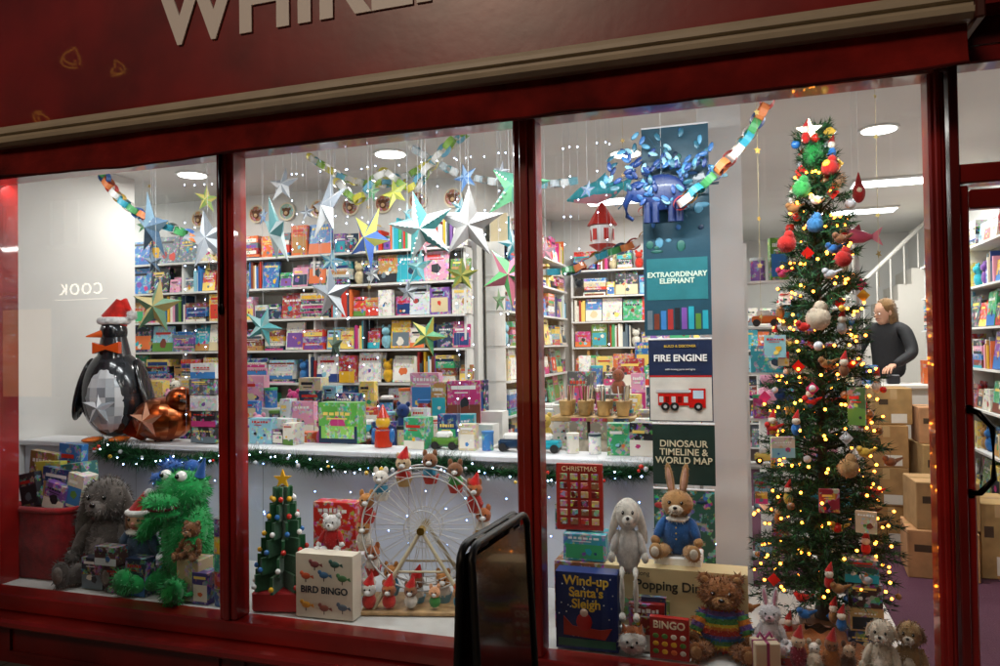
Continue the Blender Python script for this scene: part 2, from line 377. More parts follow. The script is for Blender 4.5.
# ------------------------------------------------------------------ shelving
def bookshelf(name,x0,x1,y,zs,h=.3,depth=.22,rz=0,loc=(0,0,0),pitch=.19,toys=.42,back=True):
    mb=MB(); L_=x1-x0
    if back: mb.bb(x0,x1,depth-.012,depth-.002,.1,zs[-1]+.02,C('#a29e94'),'plain')
    for z in zs: mb.bb(x0,x1,0,depth-.013,z-.018,z,WW,'plain')
    k=max(1,round(L_/1.6))
    for i in range(k+1):
        x=x0+L_*i/k; mb.bb(x-.01,x+.01,.003,depth-.014,.1,zs[0]-.019,WW,'plain')
        for a,b_ in zip(zs[:-1],zs[1:]): mb.bb(x-.01,x+.01,.04,depth-.014,a+.001,b_-.019,WW,'plain')
    for z,zn in zip(zs,zs[1:]+[zs[-1]+h]):
        x=x0+.03; H=zn-z-.025
        while x<x1-.06:
            r=rnd()
            if r<toys*.45:
                w=U(.07,.18); hh=min(H*.97,U(.12,.28)); toybox(mb,(x+w/2,U(.04,.12),z+hh/2+.002),(w,U(.05,.1),hh),rz=U(-.12,.12)); x+=w+U(.0,.015)
            elif r<toys*.8:   # stacked flat games
                w=U(.16,.28); zz=z+.001
                while zz<z+H-.08: hh=U(.03,.07); toybox(mb,(x+w/2+U(-.012,.012),.09,zz+hh/2),(w,.14,hh)); zz+=hh+.001
                x+=w+U(.01,.03)
            elif r<toys:
                c=pc(); mb.ell((x+.05,.08,z+.065),(.05,.045,.065),c,'fabric',8,6,fz=False); mb.ell((x+.05,.07,z+.15),(.042,.04,.04),c,'fabric',8,6,fz=False)
                for d in(-1,1): mb.ell((x+.05+d*.03,.07,z+.19),(.016,.01,.02),c,'fabric',6,4,fz=False)
                x+=.11
            elif r<toys+.12:
                for _ in range(random.randint(4,12)):
                    w=U(.01,.03); hh=min(H*.97,U(.16,.27)); mb.box((x+w/2,U(.09,.11),z+hh/2+.002),(w,.15,hh),pc(),'plain'); x+=w+.001
                x+=.006
            else:
                w=U(.11,.24)*pitch/.19; hh=min(H*.97,w*U(.95,1.45)); cl=pc()
                book(mb,x+w/2,.055,z+.004,w,hh,col=cl)
                if rnd()<.6: book(mb,x+w/2+U(-.03,.03),.1,z+.03,w,min(hh,H-.04),col=cl)
                x+=w+U(-.004,.014)
    return mb.done(name,loc,rz)
bookshelf('bookshelf',-7.0,-1.30,0,[.45,.78,1.10,1.40,1.69,1.97,2.25,2.53],loc=(0,2.59,0),pitch=.19)
bookshelf('bookshelf',0,2.2,0,[.45,.78,1.1,1.40,1.7,2.0,2.3,2.6],loc=(-1.02,2.95,0),rz=math.radians(90),pitch=.19)
bookshelf('bookshelf',-.98,.65,0,[.45,.77,1.09,1.38,1.67,1.96,2.25,2.54],loc=(0,5.17,0),pitch=.2)
bookshelf('bookshelf',0,3.4,0,[.4,.75,1.1,1.45,1.8,2.15,2.5],loc=(2.75,6.2,0),rz=math.radians(-90),pitch=.2,toys=.6)
bookshelf('bookshelf',0.8,1.5,0,[.4,.7,1.0,1.3,1.6,1.9],loc=(0.0,6.6,0),pitch=.17,toys=.5)
for i in range(9):
    mb=MB(); mb.cyl((0,0,0),(0,.015,0),.085,.085,C('#e8dcc0'),'paper',24,False); mb.cyl((0,-.003,0),(0,-.0001,0),.07,.07,random.choice([C('#c08a50'),C('#8fb0a0'),C('#b06a50')]),'card',24,False)
    mb.ell((0,-.006,-.005),(.035,.008,.04),C('#6b4426'),'plain'); mb.ell((-.035,-.006,.02),(.014,.006,.014),C('#6b4426'),'plain',8,6); mb.ell((.035,-.006,.02),(.014,.006,.014),C('#6b4426'),'plain',8,6); mb.ell((0,-.012,-.015),(.02,.006,.018),C('#d9b58a'),'plain',8,6)
    mb.done('wall_plate',(-4.1+i*.33,2.79,2.97))
def rand_toy(mb,x,y,z,s=1.0):
    r=rnd()
    if r<.55:
        w,h=U(.08,.24)*s,U(.08,.3)*s; toybox(mb,(x+w/2,y,z+h/2),(w,U(.05,.12),h),rz=U(-.3,.3)); return w
    if r<.72:
        x+=.06; c=pc(); mb.ell((x,y,z+.07*s),(.06*s,.05*s,.07*s),c,'fabric',10,8,fz=False); mb.ell((x,y-.01,z+.17*s),(.05*s,.045*s,.05*s),c,'fabric',10,8,fz=False)
        for d in(-1,1): mb.ell((x+d*.035*s,y,z+.215*s),(.018*s,.01,.02*s),c,'fabric',8,6,fz=False); mb.ell((x+d*.018*s,y-.055*s,z+.18*s),.006,(0,0,0),'gloss',6,4)
        return .12*s
    if r<.86:
        x+=.09; c=pc(); mb.rbox((x,y,z+.045),(.17,.08,.05),c,'gloss',.012); mb.rbox((x-.01,y,z+.085),(.09,.07,.04),WHITE,'gloss',.012)
        for dx in(-.055,.055): mb.cyl((x+dx,y-.047,z+.024),(x+dx,y+.047,z+.024),.024,.024,(.01,.01,.01),'plain',12)
        return .18
    x+=.05; c=pc(); mb.cyl((x,y,z),(x,y,z+.14*s),.05*s,.05*s,c,'card',14); mb.cyl((x,y,z+.14*s),(x,y,z+.16*s),.053*s,.053*s,pc(),'plain',14); return .11
def table(name,x0,x1,y0,y1,z,rows,s=1.0,riser=0):
    mb=MB(); mb.rbox(((x0+x1)/2,(y0+y1)/2,z-.02),(x1-x0,y1-y0,.04),WW,'plain',.006)
    mb.bb(x0+.03,x1-.03,y0+.03,y1-.03,.1,z-.041,WW,'plain')
    for i in range(rows):
        y=y0+.09+(y1-y0-.16)*i/max(1,rows-1); zz=z+.001+riser*i
        if riser and i: mb.bb(x0+.02,x1-.02,y-.08,y+.06,z+.0005,zz-.001,WW,'plain')
        x=x0+.04
        while x<x1-.18: x+=rand_toy(mb,x,y,zz,s)+U(.0,.015)
    return mb.done(name)
table('display_table',-3.9,-2.6,1.35,2.1,1.02,4,1.0,.07)
table('display_table',-2.5,-.75,1.3,2.1,1.02,4,1.0,.07)
table('display_table',-.65,.45,1.75,2.4,1.02,3,.95,.07)
table('display_table',-.6,.5,3.1,3.9,1.15,4,1.1,.09)
table('display_table',.95,1.6,3.0,3.6,1.2,4,1.3,.12)
mb=MB()
for a,b_ in((-2.32,-1.85),(-1.08,.3)):
    x=a
    while x<b_: x+=rand_toy(mb,x,1.05,1.089,.7)+U(0,.02)
mb.done('ledge_toys')
mb=MB()
for z in (.3,.6,.9,1.2,1.5,1.8,2.1):
    mb.bb(.9,1.55,2.05,2.2,z-.015,z,WW,'plain'); x=.92
    while x<1.42: x+=rand_toy(mb,x,2.1,z+.001,.95)+.01
for x in(.89,1.56): mb.bb(x-.012,x+.012,2.05,2.2,.1,2.35,WW,'plain')
mb.done('toy_rack')
mb=MB(); toybox(mb,(0,0,.13),(.28,.12,.26),C('#5fae4a')); mb.add([(-.12,-.0635,.03),(.12,-.0635,.03),(.12,-.0635,.11),(-.12,-.0635,.11)],[(0,1,2,3)],C('#8fd05c'),'card'); mb.done('craft_kit_box',(-1.62,1.2,1.09)); 
mb=MB()
mb.cyl((0,0,0),(0,0,.1),.055,.05,C('#c8341e'),'gloss',16); mb.ell((0,0,.15),.045,C('#e8b32a'),'gloss'); mb.cyl((0,0,.18),(0,0,.26),.04,.004,C('#c8341e'),'gloss',14)
for d in(-1,1): mb.ell((d*.06,0,.07),(.02,.02,.045),C('#2f6fb5'),'gloss',8,6)
mb.done('wooden_rocket_toy',(-1.25,1.05,1.09))
mb=MB()
for i in range(4):
    for j in range(2):
        x=-.18+i*.12
        mb.cyl((x,j*.1,0),(x,j*.1,.09),.035,.045,C('#c9a56a'),'wood',12)
        for k in range(7): 
            a=U(0,6.28); mb.cyl((x+.02*math.cos(a),j*.1+.02*math.sin(a),.05),(x+.035*math.cos(a),j*.1+.035*math.sin(a),.18),.004,.003,random.choice([C('#6b4426'),C('#e8dcc0'),pc()]),'wood',5)
mb.rbox((0,.05,-.02),(.52,.26,.03),C('#c9a56a'),'wood',.004)
mb.done('pencil_pot_rack',(-.02,1.5,1.26))
mb=MB(); mb.bb(-.27,.27,-.1,.2,-.1,.02,C('#d8cdb8'),'wood')
for i in range(4):
    for j in range(2):
        x=-.2+i*.13; y=-.05+j*.15; mb.bb(x-.055,x+.055,y-.055,y+.055,.021,.13+j*.04,C('#8f8676'),'card'); mb.bb(x-.045,x+.045,y-.045,y+.045,.131+j*.04,.15+j*.04,pc(),'card')
mb.done('gift_crate',(.1,1.5,1.1))
# ------------------------------------------------------------------ staircase, counter, cartons
mb=MB()
for i in range(13):
    mb.bb(1.0+i*.15,1.15+i*.15,6.9,7.9,.1,.28+i*.19,C('#c9c5bd'),'wall')
mb.tube([(1.0,6.88,1.15),(2.95,6.88,3.1)],.025,C('#d9d6cf'),'plain')
for i in range(13): mb.cyl((1.07+i*.15,6.88,.28+i*.19),(1.07+i*.15,6.88,1.2+i*.15),.01,.01,C('#d9d6cf'),'plain',6)
mb.done('staircase')
mb=MB(); mb.bb(1.5,2.55,4.05,4.12,.1,1.28,C('#e0ded8'),'plain'); mb.rbox((2.02,4.2,1.30),(1.12,.4,.035),C('#e8e6e0'),'plain',.006)
mb.bb(1.5,2.9,4.4,5.3,.1,.4,C('#8a7a70'),'plain')
toybox(mb,(1.72,4.15,1.42),(.18,.12,.2)); toybox(mb,(1.92,4.18,1.40),(.13,.1,.16)); toybox(mb,(2.42,4.2,1.42),(.16,.12,.2),C('#e2723a'))
mb.rbox((2.1,4.12,1.36),(.1,.08,.08),C('#22242a'),'plain',.01)
mb.done('shop_counter')
CB=C('#b98d5c')
def carton(x,y,z0,z1,w,d=.4,rz=0):
    mb=MB(); h=z1-z0; cc=tuple(v*U(.85,1.1) for v in CB)
    mb.rbox((0,0,h/2),(w,d,h),cc,'cardboard',.005)
    mb.bb(-w/2+.006,w/2-.006,-.025,.025,h+.0005,h+.002,C('#c9a878'),'gloss'); mb.bb(-.025,.025,-d/2-.0018,-d/2-.0003,h-.09,h-.006,C('#c9a878'),'gloss')
    mb.add([(-.02,-d/2-.001,0.05*h),(w*.35,-d/2-.001,.05*h),(w*.35,-d/2-.001,.3*h),(-.02,-d/2-.001,.3*h)],[(0,1,2,3)],C('#e8e4da'),'plain')
    mb.add([(-w*.4,-d/2-.001,.55*h),(-w*.15,-d/2-.001,.55*h),(-w*.15,-d/2-.001,.7*h),(-w*.4,-d/2-.001,.7*h)],[(0,1,2,3)],C('#4a3826'),'plain')
    mb.done('cardboard_box',(x,y,z0),rz)
carton(1.93,3.6,.1,.40,.34,rz=.05); carton(1.92,3.6,.402,.70,.32,rz=-.04); carton(1.92,3.6,.702,1.03,.31); carton(1.97,3.6,1.032,1.32,.27,.3,.1)
carton(2.3,3.5,.1,.52,.36); carton(2.3,3.5,.522,.9,.33,rz=.06); carton(2.28,3.5,.902,1.18,.28,.3)
carton(2.12,2.75,.1,.42,.42,.42,-.08); carton(2.14,2.76,.422,.74,.38,.36,.04); carton(2.46,2.85,.1,.6,.22,.4)
# ------------------------------------------------------------------ posters
def poster(name,x,y,z0,z1,w,col,mat='card'):
    mb=MB(); mb.bb(-w/2,w/2,0,.006,z0,z1,col,mat); mb.cyl((-w/2,.003,z1),(w/2,.003,z1),.006,.006,C('#d8d8d8'),'plain',8)
    return mb,name,(x,y,0)
mb,n_,l_=poster('elephant_poster',.56,.75,1.74,2.80,.33,C('#1f4a5c'),'paper')
mb.bb(-.15,.15,-.002,-.0003,1.92,2.13,C('#2a7a82'),'paper'); 
for i in range(26): mb.ell((U(-.14,.14),-.001,U(2.16,2.78)),(U(.01,.035),.002,U(.008,.03)),random.choice([C('#2f66a4'),C('#16324f'),C('#5a9ab8'),C('#2a6a60')]),'plain',8,5)
for i in range(9): mb.bb(-.15+i*.034,-.124+i*.034,-.002,-.0003,1.77,U(1.84,1.89),pc(),'paper')
o=mb.done(n_,l_)
text('EXTRAORDINARY\nELEPHANT',.036,(0,-.004,2.03),C('#d8ecd8'),o,bold=.001)
mb,n_,l_=poster('fire_engine_poster',.57,.72,1.31,1.72,.31,C('#1b2a4a'),'paper')
mb.bb(-.15,.15,-.002,-.0003,1.315,1.53,C('#d8d4ca'),'paper')
mb.bb(-.11,.08,-.006,-.0021,1.39,1.45,C('#c01f1a'),'gloss'); mb.bb(.04,.12,-.0062,-.0022,1.38,1.475,C('#c01f1a'),'gloss'); mb.bb(.06,.11,-.0072,-.0063,1.425,1.465,C('#bcd4e4'),'gloss'); mb.bb(-.12,.05,-.0063,-.0023,1.455,1.468,C('#c8c8c8'),'gloss')
for i in range(5): mb.bb(-.105+i*.03,-.085+i*.03,-.0068,-.0061,1.405,1.435,C('#7a1512') if i%2 else C('#c8c8c8'),'gloss')
for x in(-.075,-.03,.085): mb.cyl((x,-.009,1.385),(x,-.0072,1.385),.021,.021,(.01,.01,.01),'plain',16); mb.cyl((x,-.0105,1.385),(x,-.0091,1.385),.009,.009,C('#b0b0b0'),'plain',12)
mb.bb(-.15,.15,-.0022,-.0004,1.531,1.54,C('#c01f1a'),'paper')
o=mb.done(n_,l_)
text('FIRE ENGINE',.046,(0,-.004,1.625),WHITE,o,bold=.0012); text('BUILD & DISCOVER',.018,(0,-.004,1.685),C('#e8c040'),o); text('with moving parts and lights',.013,(0,-.004,1.57),WHITE,o)
mb,n_,l_=poster('dinosaur_poster',.58,.70,1.00,1.30,.30,C('#1c342e'),'paper'); o=mb.done(n_,l_)
text('DINOSAUR\nTIMELINE &\nWORLD MAP',.046,(0,-.004,1.16),C('#d8cfae'),o,bold=.0006)
mb,n_,l_=poster('dinosaur_map_box',.58,.66,.62,.985,.29,C('#2d5a4a'))
for i in range(14): 
    x,z=U(-.12,.12),U(.66,.95); mb.ell((x,-.001,z),(U(.01,.03),.002,U(.008,.02)),pc(),'plain',8,5)
mb.done(n_,l_)
mb=MB()
mb.ell((0,0,0),(.12,.015,.09),C('#152e66'),'paper'); mb.ell((-.11,0,.01),(.06,.014,.055),C('#1c3c7c'),'paper'); mb.tube([(-.15,0,.0),(-.18,0,-.05),(-.17,0,-.11),(-.14,0,-.13)],[.022,.016,.012,.009],C('#1c3c7c'),'paper')
for x in(-.07,-.03,.05,.085): mb.cyl((x,0,-.05),(x,0,-.15),.018,.02,C('#152e66'),'paper')
for i in range(130):
    a=U(0,6.28); r=U(.08,.3)*(1 if math.sin(a)>-.2 else .6); x,z=r*math.cos(a),.07+r*math.sin(a)*.8
    R=Matrix.Rotation(U(0,6.28),3,'Y')@Matrix.Rotation(U(-.5,.5),3,'X'); mb.ell((x,U(-.03,.03),z),(.026,.003,.012),random.choice([C('#3f76b4'),C('#94c8da'),C('#274f94'),C('#5aa0c4'),C('#2f6a80'),C('#1c3c7c')]),'paper',8,5,R=R)
for i in range(12):
    a=U(0,6.28); mb.tube([(0,0,.05),(.15*math.cos(a),0,.07+.12*math.sin(a)),(.28*math.cos(a+.2),0,.07+.22*math.sin(a+.2))],.002,C('#1f4f68'),'paper',5)
mb.cyl((0,.005,.1),(0,.005,.7),.001,.001,WHITE,'plain',4)
mb.done('paper_elephant_cutout',(.50,.66,2.45))
# ------------------------------------------------------------------ paper stars
def star(x,y,z,R,c1,c2,rz=None,tilt=None,top=3.14,dots=False):
    R*=.88
    mb=MB(); ir=R*.38; d=R*.2; pts=[]
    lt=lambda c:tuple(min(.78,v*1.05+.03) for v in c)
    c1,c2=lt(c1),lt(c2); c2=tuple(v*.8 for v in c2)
    for i in range(10):
        a=math.pi/2+i*math.pi/5; r=R if i%2==0 else ir; pts.append(Vector((r*math.cos(a),0,r*math.sin(a))))
    for s_ in(-1,1):
        vs=pts+[Vector((0,s_*d,0))]
        fs=[];cs=[]
        for i in range(10):
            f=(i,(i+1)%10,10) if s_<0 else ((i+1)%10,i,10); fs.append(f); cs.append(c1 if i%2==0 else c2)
        mb.add(vs,fs,cs,'paper')
        if dots:
            for i in range(0,10,2):
                for t in(.3,.45,.6,.75):
                    p=pts[i]*t; mb.ell(p+Vector((0,s_*(d*(1-t)+.003),0)),.006,WHITE,'paper',6,4)
    rz=U(-.7,.4) if rz is None else rz; tl=U(-.35,.35) if tilt is None else tilt
    o=mb.done('paper_star',(x,y,z),rot=(U(-.25,.3),tl,rz))
    w=MB(); w.cyl((0,0,0),(0,0,top-z-R*.9),.0012,.0012,C('#c8c8c8'),'plain',4); wo=w.done('string',(x,y,z+R*.9)); 
    wo.parent=o; wo.matrix_parent_inverse=(Matrix.Translation(o.location)@o.rotation_euler.to_matrix().to_4x4()).inverted()
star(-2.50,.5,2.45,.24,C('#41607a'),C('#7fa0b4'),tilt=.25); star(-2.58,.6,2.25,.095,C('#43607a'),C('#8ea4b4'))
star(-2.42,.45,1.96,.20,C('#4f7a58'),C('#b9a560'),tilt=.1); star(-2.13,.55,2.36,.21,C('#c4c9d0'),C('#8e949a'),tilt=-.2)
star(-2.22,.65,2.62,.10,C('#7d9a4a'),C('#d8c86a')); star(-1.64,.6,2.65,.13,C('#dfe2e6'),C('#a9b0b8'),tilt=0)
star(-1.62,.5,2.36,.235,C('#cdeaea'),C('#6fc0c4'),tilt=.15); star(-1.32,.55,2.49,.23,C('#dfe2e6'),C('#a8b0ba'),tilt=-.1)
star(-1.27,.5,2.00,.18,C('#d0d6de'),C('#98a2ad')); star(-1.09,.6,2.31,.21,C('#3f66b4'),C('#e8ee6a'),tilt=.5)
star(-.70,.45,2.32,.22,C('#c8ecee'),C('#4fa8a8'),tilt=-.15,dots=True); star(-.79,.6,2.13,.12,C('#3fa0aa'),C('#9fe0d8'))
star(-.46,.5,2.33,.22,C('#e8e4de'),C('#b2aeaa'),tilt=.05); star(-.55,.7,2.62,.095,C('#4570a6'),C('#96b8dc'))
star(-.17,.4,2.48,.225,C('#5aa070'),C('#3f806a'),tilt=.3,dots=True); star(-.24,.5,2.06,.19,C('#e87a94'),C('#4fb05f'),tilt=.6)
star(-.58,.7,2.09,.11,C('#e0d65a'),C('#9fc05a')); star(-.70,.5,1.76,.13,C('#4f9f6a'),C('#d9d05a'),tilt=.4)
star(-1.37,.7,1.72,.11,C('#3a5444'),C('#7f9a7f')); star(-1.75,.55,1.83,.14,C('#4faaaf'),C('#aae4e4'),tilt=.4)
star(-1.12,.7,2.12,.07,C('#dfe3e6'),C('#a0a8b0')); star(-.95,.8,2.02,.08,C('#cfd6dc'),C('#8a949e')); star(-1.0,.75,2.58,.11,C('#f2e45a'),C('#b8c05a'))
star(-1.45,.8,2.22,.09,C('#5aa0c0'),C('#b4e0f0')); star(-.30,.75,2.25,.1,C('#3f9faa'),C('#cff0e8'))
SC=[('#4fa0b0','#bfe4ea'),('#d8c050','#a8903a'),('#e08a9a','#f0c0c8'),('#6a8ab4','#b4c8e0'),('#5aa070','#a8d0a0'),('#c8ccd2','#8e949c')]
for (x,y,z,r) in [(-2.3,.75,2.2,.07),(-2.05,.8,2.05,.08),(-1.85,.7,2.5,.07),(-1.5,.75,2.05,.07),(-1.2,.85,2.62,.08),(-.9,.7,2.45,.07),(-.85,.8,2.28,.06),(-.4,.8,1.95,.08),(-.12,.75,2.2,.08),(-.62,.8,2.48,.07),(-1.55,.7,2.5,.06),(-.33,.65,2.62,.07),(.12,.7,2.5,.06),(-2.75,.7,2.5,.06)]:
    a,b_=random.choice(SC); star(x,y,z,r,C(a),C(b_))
mb=MB()
for (x,y) in [(-2.7,.7),(-2.0,.6),(-1.2,.8),(.3,.75),(.95,.5),(1.43,.45)]:
    zb=U(1.6,2.0); mb.cyl((x,y,zb),(x,y,3.14),.0008,.0008,C('#b0a070'),'plain',4); z=2.75
    while z>zb:
        r=U(.012,.02); a0=U(0,6); ca=math.cos(U(-.8,.8)); sa=math.sqrt(1-ca*ca); pts=[]
        for i in range(10):
            a=math.pi/2+a0*.2+i*math.pi/5; q=r if i%2==0 else r*.42; pts.append((x+q*math.cos(a)*ca,y+q*math.cos(a)*sa,z+q*math.sin(a)))
        mb.add(pts,[tuple(range(10))],random.choice([C('#c99f40'),C('#b89858'),C('#d8c070')]),'paper'); z-=U(.14,.34)
mb.done('star_garland_strings')
def chain(pts,n,r=.036,cols=None):
    mb=MB(); pts=[Vector(p) for p in pts]
    cols=cols or [C('#c8342a'),C('#e8e4dc'),C('#e0b33a'),C('#3a9fb5'),C('#e8e4dc'),C('#4a9a5a'),C('#3f6fb5'),C('#e0824a')]
    def ev(t):
        t*=len(pts)-1; i=min(int(t),len(pts)-2); u=t-i
        p0=pts[max(i-1,0)];p1=pts[i];p2=pts[i+1];p3=pts[min(i+2,len(pts)-1)]
        return .5*((2*p1)+(p2-p0)*u+(2*p0-5*p1+4*p2-p3)*u*u+(3*p1-p0-3*p2+p3)*u**3)
    for k in range(n):
        p=ev(k/n); q=ev(min(1,(k+.6)/n+.001)); d=(q-p).normalized(); 
        ax=Vector((0,0,1)) if k%2 else Vector((0,1,0)); ax=(ax-d*ax.dot(d)).normalized(); ax=(ax+.4*d.cross(ax)*U(-1,1)).normalized(); o=ax.cross(d); w=.019
        vs=[];m_=14
        for j in range(m_):
            a=2*math.pi*j/m_
            for s_ in(-1,1): vs.append(p+d*(r*1.15*math.cos(a))+o*(r*.85*math.sin(a))+ax*w*s_)
        mb.add(vs,[(2*j,2*((j+1)%m_),2*((j+1)%m_)+1,2*j+1) for j in range(m_)],cols[k%len(cols)],'paper',False)
    return mb.done('paper_chain')
chain([(.60,.6,2.38),(.72,.6,2.47),(.87,.6,2.62),(.96,.6,2.75),(1.06,.6,2.95)],19)
chain([(-.30,1.2,2.14),(-.08,1.2,2.14),(.10,1.2,2.22),(.30,1.2,2.28),(.46,1.2,2.40)],22)
chain([(-3.1,.5,3.0),(-2.90,.5,2.83),(-2.76,.5,2.66),(-2.60,.5,2.54),(-2.4,.5,2.45),(-2.2,.55,2.36),(-2.0,.6,2.2)],28)
YC=[C('#d8cc4a'),C('#e8e4dc'),C('#6fb0c8'),C('#8fb850'),C('#e8e4dc')]
chain([(-1.45,.9,2.70),(-1.32,.9,2.60),(-1.15,.9,2.74),(-.98,.9,2.64),(-.86,.9,2.74),(-.7,.9,2.9)],24,cols=YC)
chain([(-1.0,1.0,2.9),(-.7,1.0,2.72),(-.3,1.0,2.62),(.0,1.0,2.62)],30,r=.024,cols=[WHITE,C('#cfd8dc'),C('#7fb8c5')])
chain([(-1.9,1.3,3.0),(-1.6,1.3,2.82),(-1.3,1.3,2.78),(-1.0,1.3,2.9),(-.7,1.3,3.1)],36,r=.028,cols=YC)
chain([(.25,2.0,2.6),(.5,2.0,2.62),(.8,2.0,2.8)],14)
mb=MB()
pts=[(-.19,0,-.04),(-.1,0,-.015),(0,0,0),(.1,0,.01),(.19,0,.045)]
mb.tube(pts,[.006,.05,.068,.05,.008],C('#3fbccc'),'paper',14); mb.tube([(-.14,-.02,-.05),(0,-.02,-.035),(.13,-.02,-.01)],[.01,.045,.01],C('#e7a8b4'),'paper',12)
mb.prism([(.12,.02),(.24,.10),(.2,.02),(.25,-.04)],.008,C('#3fbccc'),'paper'); mb.prism([(-.03,.05),(.04,.05),(.06,.12)],.008,C('#3fafc5'),'paper'); mb.cyl((0,0,.05),(0,0,.49),.001,.001,WHITE,'plain',4)
mb.done('paper_whale',(.02,1.5,2.65))
mb=MB()
mb.cyl((0,0,.06),(0,0,.2),.095,.01,C('#c82a1e'),'paper',12,False)
mb.cyl((0,0,-.06),(0,0,.055),.06,.075,WHITE,'paper',12,False); mb.cyl((0,0,-.1),(0,0,-.061),.03,.085,C('#c82a1e'),'paper',12,False)
for i in range(6): a=i*math.pi/3; mb.box((.071*math.cos(a),.071*math.sin(a),0),(.03,.004,.07),C('#c82a1e'),'paper',rz=a+math.pi/2)
mb.cyl((0,0,.2),(0,0,.75),.001,.001,WHITE,'plain',4)
mb.done('paper_lantern',(.05,1.5,2.38))
mb=MB()
mb.tube([(-.1,0,.0),(-.05,0,.01),(0,0,.01),(.05,0,.0),(.09,0,.0)],[.012,.035,.04,.03,.012],C('#c0506a'),'paper',12); mb.prism([(.07,0),(.14,.05),(.12,0),(.14,-.05)],.006,C('#d8788a'),'paper'); mb.prism([(-.02,.03),(.04,.03),(.03,.07)],.006,C('#a83a50'),'paper'); mb.ell((-.07,-.025,.01),.006,(0,0,0),'gloss',6,4); mb.cyl((0,0,.04),(0,0,.9),.001,.001,WHITE,'plain',4)
mb.done('paper_fish',(1.43,1.2,2.24))
mb=MB()
mb.ell((0,0,0),(.03,.025,.05),C('#a82424'),'fabric',12,8); mb.cyl((0,0,.04),(0,0,.1),.018,.002,C('#a82424'),'fabric'); mb.ell((0,-.022,.01),(.013,.01,.013),C('#e8dcc0'),'fabric',8,6); mb.cyl((0,0,.1),(0,0,.72),.001,.001,WHITE,'plain',4); mb.done('hanging_elf',(1.42,.9,2.42))
# ------------------------------------------------------------------ plush toys
def plush(H,fur,ear='round',muzz=None,shirt=None,inner=None,foot=None,nose=(.01,.008,.008),longleg=False,arms=True,headcol=None,eyes=(0,0,0)):
    mb=MB(); muzz=muzz or tuple(min(1,x*1.8+.05) for x in fur); inner=inner or muzz; foot=foot or muzz; hc=headcol or fur
    k=H*(.74 if ear in('up',) else (.92 if ear!='flop' else .95))
    def E(c,r,col,mat='fabric',R=None,n=16,m=10,f=True): mb.ell(tuple(v*k for v in c),tuple(v*k for v in r),col,mat,n,m,R=R,fz=f)
    sh=shirt or fur
    E((0,0,.29),(.235,.19,.29),sh,n=20,m=26 if callable(sh) else 12)
    if not shirt: E((0,-.045,.27),(.17,.165,.22),muzz)
    E((0,-.02,.73),(.225,.2,.2),hc)
    E((0,-.17,.68),(.105,.09,.08),muzz)
    mb.ell((0,-.262*k,.715*k),(.032*k,.02*k,.024*k),nose,'gloss',10,8)
    mb.tube([(-.04*k,-.245*k,.655*k),(-.015*k,-.262*k,.645*k),(0,-.264*k,.665*k),(.015*k,-.262*k,.645*k),(.04*k,-.245*k,.655*k)],.004*k,(.01,.01,.01),'plain',5)
    for d in(-1,1):
        mb.ell((d*.085*k,-.2*k,.775*k),(.024*k,.014*k,.026*k),eyes,'gloss',10,8)
        mb.ell((d*.085*k-.002,-.213*k,.783*k),(.006*k,.004*k,.006*k),WHITE,'gloss',6,4)
        if arms:
            E((d*.235,-.07,.37),(.075,.08,.19),sh,R=Matrix.Rotation(-d*.4,3,'Y')@Matrix.Rotation(-.35,3,'X')); E((d*.30,-.15,.22),(.068,.07,.068),hc)
        if longleg:
            E((d*.12,-.24,.06),(.05,.2,.05),fur); E((d*.12,-.42,-.16),(.045,.05,.24),fur,R=Matrix.Rotation(.1,3,'X')); E((d*.12,-.47,-.42),(.06,.1,.05),fur)
        else:
            E((d*.19,-.2,.09),(.1,.21,.09),fur,R=Matrix.Rotation(d*.3,3,'Z')); E((d*.26,-.37,.12),(.095,.05,.115),fur); E((d*.265,-.405,.12),(.06,.025,.075),foot,f=False)
        if ear=='round': E((d*.17,0,.9),(.075,.04,.075),hc); E((d*.17,-.03,.9),(.045,.02,.045),inner,f=False)
        if ear=='up':
            R=Matrix.Rotation(d*.14,3,'Y'); E((d*.10,0,1.06),(.058,.035,.25),hc,R=R); E((d*.10,-.028,1.06),(.032,.016,.19),inner,R=R,f=False)
        if ear=='flop': R=Matrix.Rotation(-d*.35,3,'Y'); E((d*.24,-.03,.62),(.075,.05,.27),hc,R=R)
        if ear=='dog': R=Matrix.Rotation(-d*.4,3,'Y'); E((d*.21,-.03,.76),(.05,.06,.12),inner,R=R)
    return mb,k
def fin(t,name,loc,rz,n=1100,L=.018,sc=1):
    mb,k=t; mb.fuzz(n,L,.0035); return mb.done(name,loc,rz,sc)
fin(plush(.66,C('#5f5752'),'flop',muzz=C('#847a74'),foot=C('#8a807a')),'bunny_soft_toy',(-2.67,.34,.385),.2,4200,.028,(.9,.9,1))
mb,k=plush(.43,C('#b08452'),'up',muzz=C('#e0d4c0'),shirt=C('#2c5f9e'),inner=C('#d8a890'))
for z in(.2,.28,.36): mb.ell((0,-.2*k,z*k+.02),(.012*k,.008*k,.012*k),C('#d8b040'),'gloss',8,6)
mb.ell((0,-.06*k,.52*k),(.16*k,.13*k,.04*k),C('#e8e4da'),'fabric'); mb.fuzz(1400,.012,.002)
mb.done('rabbit_soft_toy',(.57,.42,.735),-.05)
fin(plush(.37,C('#d6d0c4'),'flop',muzz=C('#e6e2d8'),longleg=True,shirt=C('#c4c0ba'),eyes=(.02,.02,.02)),'bunny_doll',(.375,.20,.70),.15,700,.006,(.68,.8,1))
RB=[C(x) for x in '#b8342a #d8812a #d8c23a #4a8a4a #2f6fb0 #6a4f90'.split()]
def rain(q): return RB[int((q.z+1)*6.5)%6]
